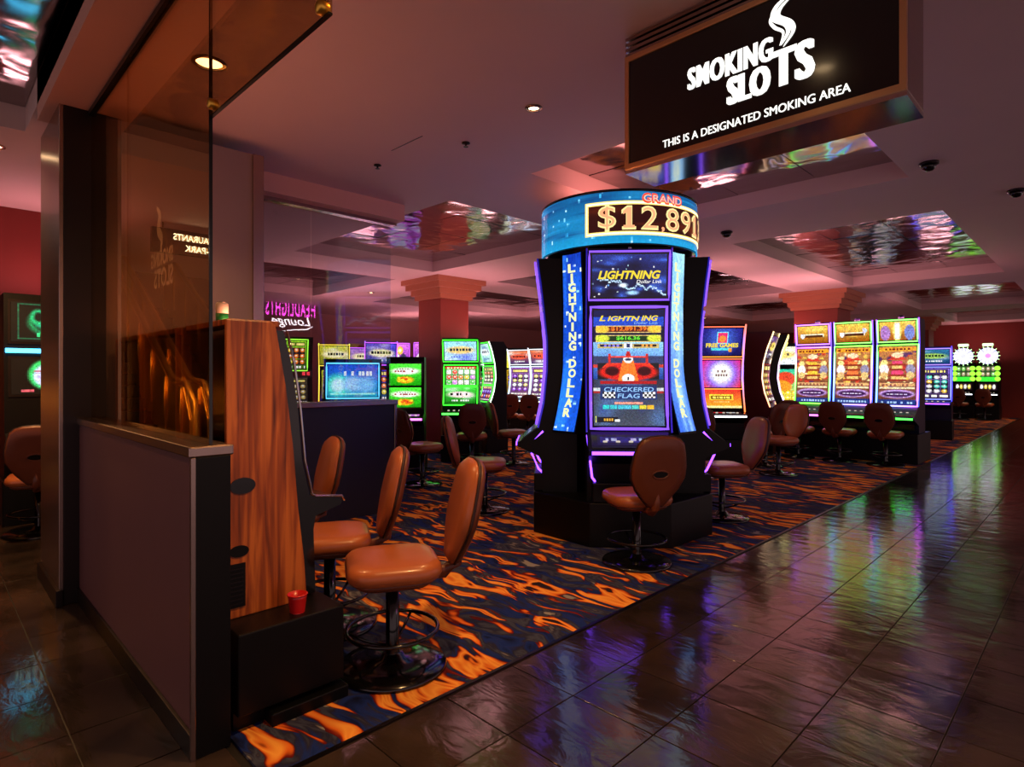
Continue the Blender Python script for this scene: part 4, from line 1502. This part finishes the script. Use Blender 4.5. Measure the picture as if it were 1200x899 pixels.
# ------------------------------------------------------------------ machines left of the tower
GRN = lambda s, t: (60, 255, 50)
PURL = lambda s, t: (200, 90, 255)
PG = [(-.20, .84), (-.14, 1.1), (-.11, 1.35), (-.12, 1.6), (-.15, 1.75)]
u_, v_ = pxat(476, 8.7)
machine(u_, v_, -40, 'bright green slot machine with two stacked screens beyond the navy partition', [scr(.94, 1.22, .45, cv_green_pile(), name='lower_screen'), scr(1.25, 1.56, .45, cv_green_pile(), name='upper_screen')],
        w=.54, prof=PG, ztop=1.66, deck_led=L_mag, deck_cv=Cv(16, 8, (200, 120, 220)).rect(.3, .2, .7, .8, (60, 160, 90)), side_led=None)
for k, (x, d, lab) in enumerate(((468, 17.2, 'purple slot machine behind the bright green one, left of its pair'), (497, 16.9, 'purple slot machine behind the bright green one, right of its pair'))):
    u_, v_ = pxat(x, d)
    machine(u_, v_, -30 - 10 * k, lab, [scr(.92, 1.52, .5, cv_reels((150, 60, 190), [(240, 180, 90), (90, 200, 240), (250, 250, 250)], 4, 3), PURL, .01, name='main_screen'), scr(1.76, 2.28, .48, cv_figure((120, 40, 160), (230, 120, 240)), PURL, .012, name='top_screen')],
            w=.53, ztop=2.32, prof=[(-.24, .84), (-.12, 1.35), (-.16, 1.75), (-.26, 2.35)], deck_led=L_mag, side_led=None, plain=True)
u_, v_ = pxat(541, 9.9)
machine(u_, v_, -46, 'green framed slot machine with pale blue top screen before the pillar', [scr(.94, 1.20, .50, cv_title((20, 110, 20), (60, 210, 60), (250, 220, 220)), GRN, .012, name='lower_screen'), scr(1.23, 1.54, .50, cv_fruit(), GRN, .012, name='main_screen'), scr(1.64, 1.94, .52, cv_title((190, 220, 250), (150, 220, 240), (240, 200, 120), (90, 110, 220)), GRN, .010, name='top_screen')],
        w=.58, ztop=2.0, deck_led=L_green, plain=False, side_led=None)
u_, v_ = pxat(581, 11.0)
machine(u_, v_, -112, 'green framed slot machine turned sideways beside the pillar', [scr(.94, 1.20, .50, cv_reels((180, 60, 160), [(250, 120, 60), (120, 90, 230)], 4, 2), GRN, .01, name='lower_screen'), scr(1.23, 1.54, .50, cv_reels((150, 200, 90), [(240, 120, 60), (250, 250, 200)], 3, 3), GRN, .01, name='main_screen'), scr(1.64, 1.96, .50, cv_title((170, 230, 210), (190, 240, 220), (230, 240, 250), (60, 100, 160)), GRN, .01, name='top_screen')],
        depth=.10, w=.58, ztop=2.0, deck_led=L_green, side_led=mixc((230, 255, 230), (200, 255, 210), (220, 230, 220)))
u_, v_ = pxat(606, 16.6)
machine(u_, v_, -40, 'yellow slot machine in the distance left of the tower', [scr(.9, 1.55, .6, cv_reels((230, 180, 40), [(250, 230, 90), (120, 60, 200), (200, 60, 30)], 4, 3), name='main_screen'), scr(1.6, 2.1, .64, cv_title((240, 220, 60), (200, 230, 110), (255, 200, 60)), name='top_screen')],
        w=.7, ztop=2.14, deck_led=L_white, side_led=mixc((240, 255, 200), (255, 255, 220), (200, 210, 255)), plain=True)
for k, (x, d, lab) in enumerate(((613, 14.75, 'white edged curved slot machine left of the tower, outer of its pair'), (638, 14.2, 'white edged curved slot machine left of the tower, inner of its pair'))):
    u_, v_ = pxat(x, d)
    machine(u_, v_, -74, lab, [scr(.90, 1.58, .5, cv_reels((190, 120, 220), [(240, 220, 140), (150, 70, 220), (250, 250, 250)], 3, 4, 30, 40), (lambda s, t: (210, 235, 255)), .012, name='main_screen'), scr(1.68, 1.98, .5, cv_title((60, 40, 100), (240, 120, 70), (240, 90, 60)), (lambda s, t: (240, 240, 250)), .010, name='top_screen')],
            w=.6, ztop=2.04, side_led=mixc((150, 200, 255), (230, 240, 255)), deck_led=L_white, plain=True)
# machines seen through the partition glass
u_, v_ = pxat(346, 10.4)
machine(u_, v_, -20, 'yellow and lime slot machine with red lamps seen through the partition glass', [scr(.9, 1.35, .36, cv_reels((90, 80, 60), [(200, 170, 90)], 3, 3, 20, 26), name='main_screen', m=S_DIM), scr(1.5, 1.98, .32, cv_reels((150, 220, 40), [(250, 200, 30), (250, 120, 20)], 3, 3, 20, 26), (lambda s, t: (150, 240, 60)), .01, name='top_screen'), scr(1.38, 1.47, .50, Cv(20, 6, (40, 10, 10)).text_bar(.02, .2, .3, .8, (255, 60, 70), 2).text_bar(.7, .2, .98, .8, (255, 60, 70), 2), name='lamp_bar')],
        w=.54, ztop=2.05, deck_led=L_orange, plain=True)
cb = Cv(60, 44, (20, 70, 190)); cb.grad((20, 150, 190), (30, 80, 210)); cb.ell(.2, .36, .26, .34, (70, 220, 200), .5); cb.ell(.2, .36, .14, .22, (190, 240, 250), .6); cb.ell(.5, .4, .2, .24, (150, 200, 250), .7); cb.ell(.76, .36, .2, .24, (120, 190, 250), .7); cb.text_bar(.3, .66, .9, .80, (220, 240, 255), 8); cb.rect(.05, .06, .95, .11, (150, 255, 230))
u_, v_ = pxat(414, 10.6)
machine(u_, v_, -32, 'wide cyan framed blue slot machine seen through the partition glass', [scr(1.02, 1.58, .84, cb, (lambda s, t: (90, 200, 255)), .014, name='main_screen')],
        w=.98, ztop=1.68, prof=PG, deck_led=L_cyan, plain=True, deck_z=.82)
for k, (x, d, bgc, lab) in enumerate(((392, 12.6, (200, 200, 40), 'yellow topped slot machine far behind the glass, left of the cyan one'), (425, 14.0, (170, 110, 210), 'violet topped slot machine far behind the glass, above the cyan one'),
                                      (446, 11.8, (70, 60, 200), 'dark slot machine with violet edge light behind the glass end'))):
    u_, v_ = pxat(x, d)
    machine(u_, v_, -30, lab, [scr(.92, 1.5, .5, cv_reels(bgc, [(250, 220, 60), (250, 120, 40), (255, 255, 255)], 4, 3), name='main_screen'), scr(1.62, 2.0, .56, cv_title(tuple(int(q * .6) for q in bgc), bgc, (255, 240, 180)), (lambda s, t: (230, 200, 60)) if k == 0 else PURL, .01, name='top_screen')],
            w=.6, ztop=2.05, side_led=mixc((255, 190, 60), (220, 255, 80)) if k == 0 else mixc((190, 130, 255), (120, 80, 255)), deck_led=L_purple, plain=True)
# rows far away
far = [(655, 16.0), (690, 16.0), (860, 15.5), (880, 16.5), (995, 21.6), (1030, 20.0), (560, 16.5), (525, 15.8)]
for k, (x, d) in enumerate(far):
    u_, v_ = pxat(x, d)
    bgc = [(180, 60, 60), (60, 90, 200), (60, 160, 80), (200, 160, 50)][k % 4]
    machine(u_, v_, -45, ('red', 'blue', 'green', 'golden')[k % 4] + ' slot machine in the far rows ' + ('behind the tower, left', 'behind the tower, right', 'over the backrest of the curved machine', 'beyond the edge-on machines', 'behind the tall portrait row, left', 'behind the tall portrait row, right', 'between pillar and tower', 'hidden by the left pillar')[k],
            [scr(.92, 1.5, .5, cv_reels(bgc, [(250, 220, 60), (250, 120, 40), (255, 255, 255)], 4, 3, 24, 20), name='main_screen'), scr(1.62, 2.0, .54, cv_title(tuple(int(q * .5) for q in bgc), bgc, (255, 240, 180)), name='top_screen')], w=.6, ztop=2.05, deck_led=L_white, plain=True)

# ------------------------------------------------------------------ wooden cabinets along the bronze glass
wp = thing('machine_plinth', 'black plinth under the wooden cabinets behind the half wall', 'plinth', (1.10, 3.4, .006))
MB().box(-.22, .23, -1.03, 1.05, .07, .39).build('body', M_black, wp, bevel=.006)
MB().box(-.22, .15, -.98, 1.04, 0, .07).build('toe_kick', M_black, wp)
MB().box(-.10, .235, -1.06, -.92, 0, .05).build('foot_board', M_black, wp, bevel=.004)
chrome_pts = [(.205, .02), (.15, .12), (.145, .40), (.13, .62), (.11, .86), (.08, 1.06), (.06, 1.21)]
for k, v0 in enumerate((2.55, 3.21, 3.87)):
    lab = ('wooden sided slot machine at the end of the half wall, its oval handle hole showing', 'wooden sided slot machine hidden behind the first, second from the entrance', 'wooden sided slot machine nearest the stub wall')[k]
    t = thing('slot_machine', lab, 'slot machine', (1.10, v0, .396), 0, 'wooden slot machines along the bronze glass')
    side = [(-.20, 0), (.147, .0), (.135, .18), (.106, .42), (.085, .68), (.05, .96), (.005, 1.22), (-.015, 1.235), (-.20, 1.235)]

    def slab(y0, y1, pts, name, m, par, bev=.004):
        mb = MB()
        n_ = len(pts)
        mb.v = [(x, y0, z) for x, z in pts] + [(x, y1, z) for x, z in pts]
        mb.f = [tuple(range(n_)), tuple(range(2 * n_ - 1, n_ - 1, -1))] + [(i, n_ + i, n_ + (i + 1) % n_, (i + 1) % n_) for i in range(n_)]
        return mb.build(name, m, par, bevel=bev)
    sd = slab(0, .022, side, 'side_panel', M_wood, t)
    slab(.568, .59, side, 'side_panel', M_wood, t)
    front = [(-.16, .01), (.20, .01), (.19, .30), (.20, .36), (.33, .395), (.335, .425), (.17, .46), (.135, .62), (.115, .86), (.085, 1.06), (.05, 1.20), (.0, 1.20), (-.16, 1.2)]
    slab(.024, .566, front, 'cabinet', M_blackgloss, t, 0)
    MB().box(-.185, .03, .018, .572, 1.215, 1.24).build('top_board', M_wood, t, bevel=.003)
    MB().box(-.14, -.02, .06, .53, 1.241, 1.2416).build('ceiling_fill', led('ceiling_fill_amber', (255, 160, 120), 13), t)  # warm glow sheet added out of sight to light the ceiling above
    for yy in (.022, .568):
        MB().tube([(.065, yy, 1.20), (.098, yy, 1.06), (.126, yy, .86), (.148, yy, .62), (.182, yy, .462), (.20, yy, .452), (.33, yy, .435), (.345, yy, .41)], .006, 8).build('chrome_trim', M_chrome, t, smooth=True)

    def sfn(S, T):
        z = .58 + T * .56
        return np.interp(z, [.46, .62, .86, 1.06, 1.2], [.17, .137, .117, .087, .052]) + .004, .07 + S * .45, z
    grid_screen('screen', cv_reels((160, 60, 30), [(250, 200, 60), (240, 80, 40), (90, 120, 240)], 3, 3), sfn, S_SCR, t)
    # oval handle hole, finger slot and vent on the wooden side
    def disc(cx, cz, rx, rz, name, m):
        ov = [(cx + rx * math.cos(a), cz + rz * math.sin(a)) for a in np.linspace(0, 2 * PI, 24, endpoint=False)]
        return slab(-.004, .001, ov, name, m, sd, 0)
    disc(-.135, .545, .052, .034, 'handle_hole', M_blackgloss)
    disc(-.15, .275, .04, .024, 'lock_plate', M_black)
    vt = MB().box(-.20, -.125, -.005, .001, .045, .225).build('vent', M_black, sd)
    for q in range(9):
        MB().box(-.19, -.135, -.009, -.004, .058 + q * .018, .064 + q * .018).build('vent_slat', M_darkmetal, sd)
# red cup on the plinth and a small drink on the first cabinet
cup = thing('plastic_cup', 'red plastic cup on the black plinth beside the wooden cabinet', 'cup', (1.15, 2.44, .396))
MB().lathe([(.030, 0), (.034, .03), (.038, .06), (.041, .075), (.036, .075), (.032, .03), (.026, .008)], 24, closed=False).build('wall', M_redplastic, cup, smooth=True)
MB().lathe([(.0305, 0), (.028, .009)], 20).build('bottom', M_redplastic, cup)
MB().tube([(.040 * math.cos(a), .040 * math.sin(a), .075) for a in np.linspace(0, 2 * PI, 24, endpoint=False)], .003, 6, loop=True).build('rim', M_redplastic, cup, smooth=True)
cup2 = thing('drink_can', 'small green and white can on top of the first wooden cabinet', 'can', (.97, 2.80, .396 + 1.24))
MB().lathe([(.022, 0), (.026, .004), (.026, .04)], 20).build('lower_band', mat('can_green', (30, 130, 60), .3), cup2, smooth=True)
MB().lathe([(.026, .04), (.026, .082), (.021, .088)], 20).build('upper_band', mat('can_white', (205, 190, 170), .3), cup2, smooth=True)
MB().lathe([(.021, .088), (.021, .091), (.018, .091), (.018, .088)], 20).build('lid', M_chrome, cup2, smooth=True)

# ------------------------------------------------------------------ black machine in the left hall
t = thing('slot_machine', 'black slot machine with green neon screens before the red hall wall', 'slot machine', (.88, 7.5, 0), 0)
h1 = Cv(40, 30, (4, 14, 12)); h1.frame(.1, .06, .98, .96, (20, 90, 60), .02, .03)
h1.ell(.62, .5, .36, .34, (20, 160, 90), .3); h1.ell(.62, .5, .27, .25, (6, 24, 20), .3); h1.ell(.6, .46, .22, .13, (30, 190, 130), .4); h1.ell(.42, .64, .12, .18, (30, 200, 120), .5); h1.ell(.43, .64, .07, .12, (6, 24, 20), .5); h1.ell(.8, .78, .06, .08, (220, 40, 40), .4); h1.text_bar(.3, .12, .9, .22, (60, 230, 140), 7)
h2 = Cv(40, 30, (3, 6, 6)); h2.ell(.6, .55, .34, .44, (60, 220, 110), .2); h2.ell(.6, .52, .26, .34, (220, 220, 255), .2); h2.rect(.36, .62, .84, .68, (190, 60, 60)); h2.ell(.6, .30, .04, .05, (30, 30, 60)); h2.rect(.16, .06, .34, .14, (220, 90, 100)); h2.rect(.5, .09, .9, .12, (190, 180, 60))
PH = [(-.24, .86), (-.20, 1.3), (-.18, 1.6), (-.16, 2.15)]
slot_machine(t, .58, .34, PH, 2.18, [scr(1.22, 1.56, .48, h2, name='main_screen'), scr(1.72, 2.10, .48, h1, name='top_screen')], deck_led=None, side_led=None, deck_z=.80)
MB().box(-.28, .28, -.215, -.185, 1.615, 1.655).build('light_bar', L_cyan, t)
stool(.78, 6.72, 170, 'dark stool before the green neon machine in the left hall', z=-.006)

# ================================================================== STOOLS AROUND THE FLOOR
stool(1.62, 2.43, -118, 'nearest tan stool at the end wooden cabinet, seat turned to the glass')
stool(1.64, 3.08, -118, 'second tan stool along the wooden cabinets')
stool(1.63, 3.80, -104, 'third tan stool along the wooden cabinets, mostly behind the others')
u_, v_ = px_ground(746, 660)
stool(u_, v_, 148, 'tan stool with its back to the viewer, before the tower screen')
u_, v_ = pxat(568, 6.15)
stool(u_, v_, 45, 'tan stool left of the tower, lit violet')
u_, v_ = pxat(846, 5.85)
stool(u_, v_, -128, 'tan stool right of the tower, facing it')
u_, v_ = pxat(495, 7.6)
stool(u_, v_, 95, 'tan stool before the bright green machine beyond the partition')
u_, v_ = pxat(912, 8.4)
stool(u_, v_, -110, 'tan stool turned sideways between the curved machines and the tall row')
u_, v_ = pxat(897, 9.2)
stool(u_, v_, 150, 'tan stool with round hand hole behind the sideways one')
u_, v_ = pxat(553, 9.0)
stool(u_, v_, 140, 'tan stool before the green framed machine by the pillar')
u_, v_ = pxat(602, 9.4)
stool(u_, v_, 60, 'tan stool before the sideways green framed machine')
u_, v_ = pxat(596, 13.6)
stool(u_, v_, 140, 'tan stool before the white edged pair, left')
u_, v_ = pxat(618, 13.2)
stool(u_, v_, 140, 'tan stool before the white edged pair, right')
u_, v_ = pxat(818, 8.2)
stool(u_, v_, 120, 'tan stool before the red and white screen machine')

# ================================================================== THINGS SEEN ONLY IN REFLECTION
# neon lounge sign across the aisle
ns = thing('neon_sign', 'pink and white neon lounge sign, seen mirrored in the partition glass', 'sign', (6.5, -3.58, 2.46), PI)
N_pink = led('neon_pink', (255, 70, 220), 20)
N_white = led('neon_white', (255, 245, 250), 18)
letters('neon_word', 'HEADLIGHTS', -.62, .62, .38, .78, -.03, N_pink, ns, bold=.006, spacing=1.2)
letters('neon_word', 'Lounge', -.50, .48, .10, .38, -.03, N_white, ns, bold=.006, shear=.3)
MB().tube([(-.55, -.03, .16), (-.40, -.03, .08), (-.1, -.03, .06), (.2, -.03, .02)], [.012, .014, .012, .004], 6).build('neon_swash', N_white, ns, smooth=True)
MB().box(-.7, .7, -.02, 0, 0, .84).build('backing', M_black, ns)

# hanging direction sign in the left hall
ds = thing('direction_sign', 'black hanging direction sign in the left hall, seen mirrored in the bronze glass', 'sign', (-.74, 7.6, 2.80), 0)
MB().box(-.42, .42, 0, .06, 0, .28).build('case', M_black, ds, bevel=.004)
letters('sign_line', 'RESTAURANTS', -.36, .20, .16, .235, -.002, led('direction_white', (255, 250, 240), 6), ds, bold=.012)
letters('sign_line', 'SELF-PARK', -.36, .08, .04, .115, -.002, led('direction_white', (255, 250, 240), 6), ds, bold=.012)
for x in (-.3, .3):
    MB().tube([(x, .03, .28), (x, .03, .40)], .008, 6).build('hanger', M_darkmetal, ds)

# brass escalators in the left hall
for k, u in enumerate((-.10, -.95)):
    es = thing('escalator', ('brass sided escalator nearer the bronze glass', 'brass sided escalator farther from the bronze glass')[k], 'escalator', (u, 6.55, 0), 0, 'escalators in the left hall')
    slope = math.tan(R(30))
    L = 3.6
    MB().box(-.42, .42, -.55, .62, 0, .40).build('landing', mat('dark_red_panel', (70, 24, 18), .5), es)
    es_z = .40
    body = MB().prism_x([(0, 0), (.6, 0), (.6 + L, L * slope), (.6 + L, L * slope - .5), (1.4, 0)][:3] + [(.6 + L, 0)], -.30, .30).build('truss', mat('dark_red_panel', (70, 24, 18), .5), es)
    for q in range(14):
        MB().box(-.29, .29, .6 + q * .25, .86 + q * .25, q * .25 * slope - .0 + .02, q * .25 * slope + .15).build('step', M_darkmetal, es)
    for s_ in (-1, 1):
        bal = MB().prism_x([(.0, .0), (.05, .55), (.25, .88), (.7, .92), (.6 + L, L * slope + .92), (.6 + L, L * slope), (.6, 0)], s_ * .34 - .03, s_ * .34 + .03).build('balustrade', M_brass, es, bevel=.01)
        for q in range(7):
            yq = .30 + q * .55
            zq = np.interp(yq, [.25, .7, .6 + L], [.86, .90, L * slope + .90])
            MB().tube([(s_ * .34 + .034, yq, zq - .62), (s_ * .34 + .044, yq, zq - .3), (s_ * .34 + .034, yq, zq)], .012, 8).build('brass_rib', M_brass, bal, smooth=True)
        MB().tube([(s_ * .34, .45, .10), (s_ * .34, .1, .14), (s_ * .34, -.06, .40), (s_ * .34, .02, .72), (s_ * .34, .24, .92), (s_ * .34, .7, .96), (s_ * .34, .6 + L, L * slope + .96)], .035, 8).build('handrail', M_brass, bal, smooth=True)
    for ch in es.children:
        if not ch.name.startswith('landing'):
            ch.location.z = es_z
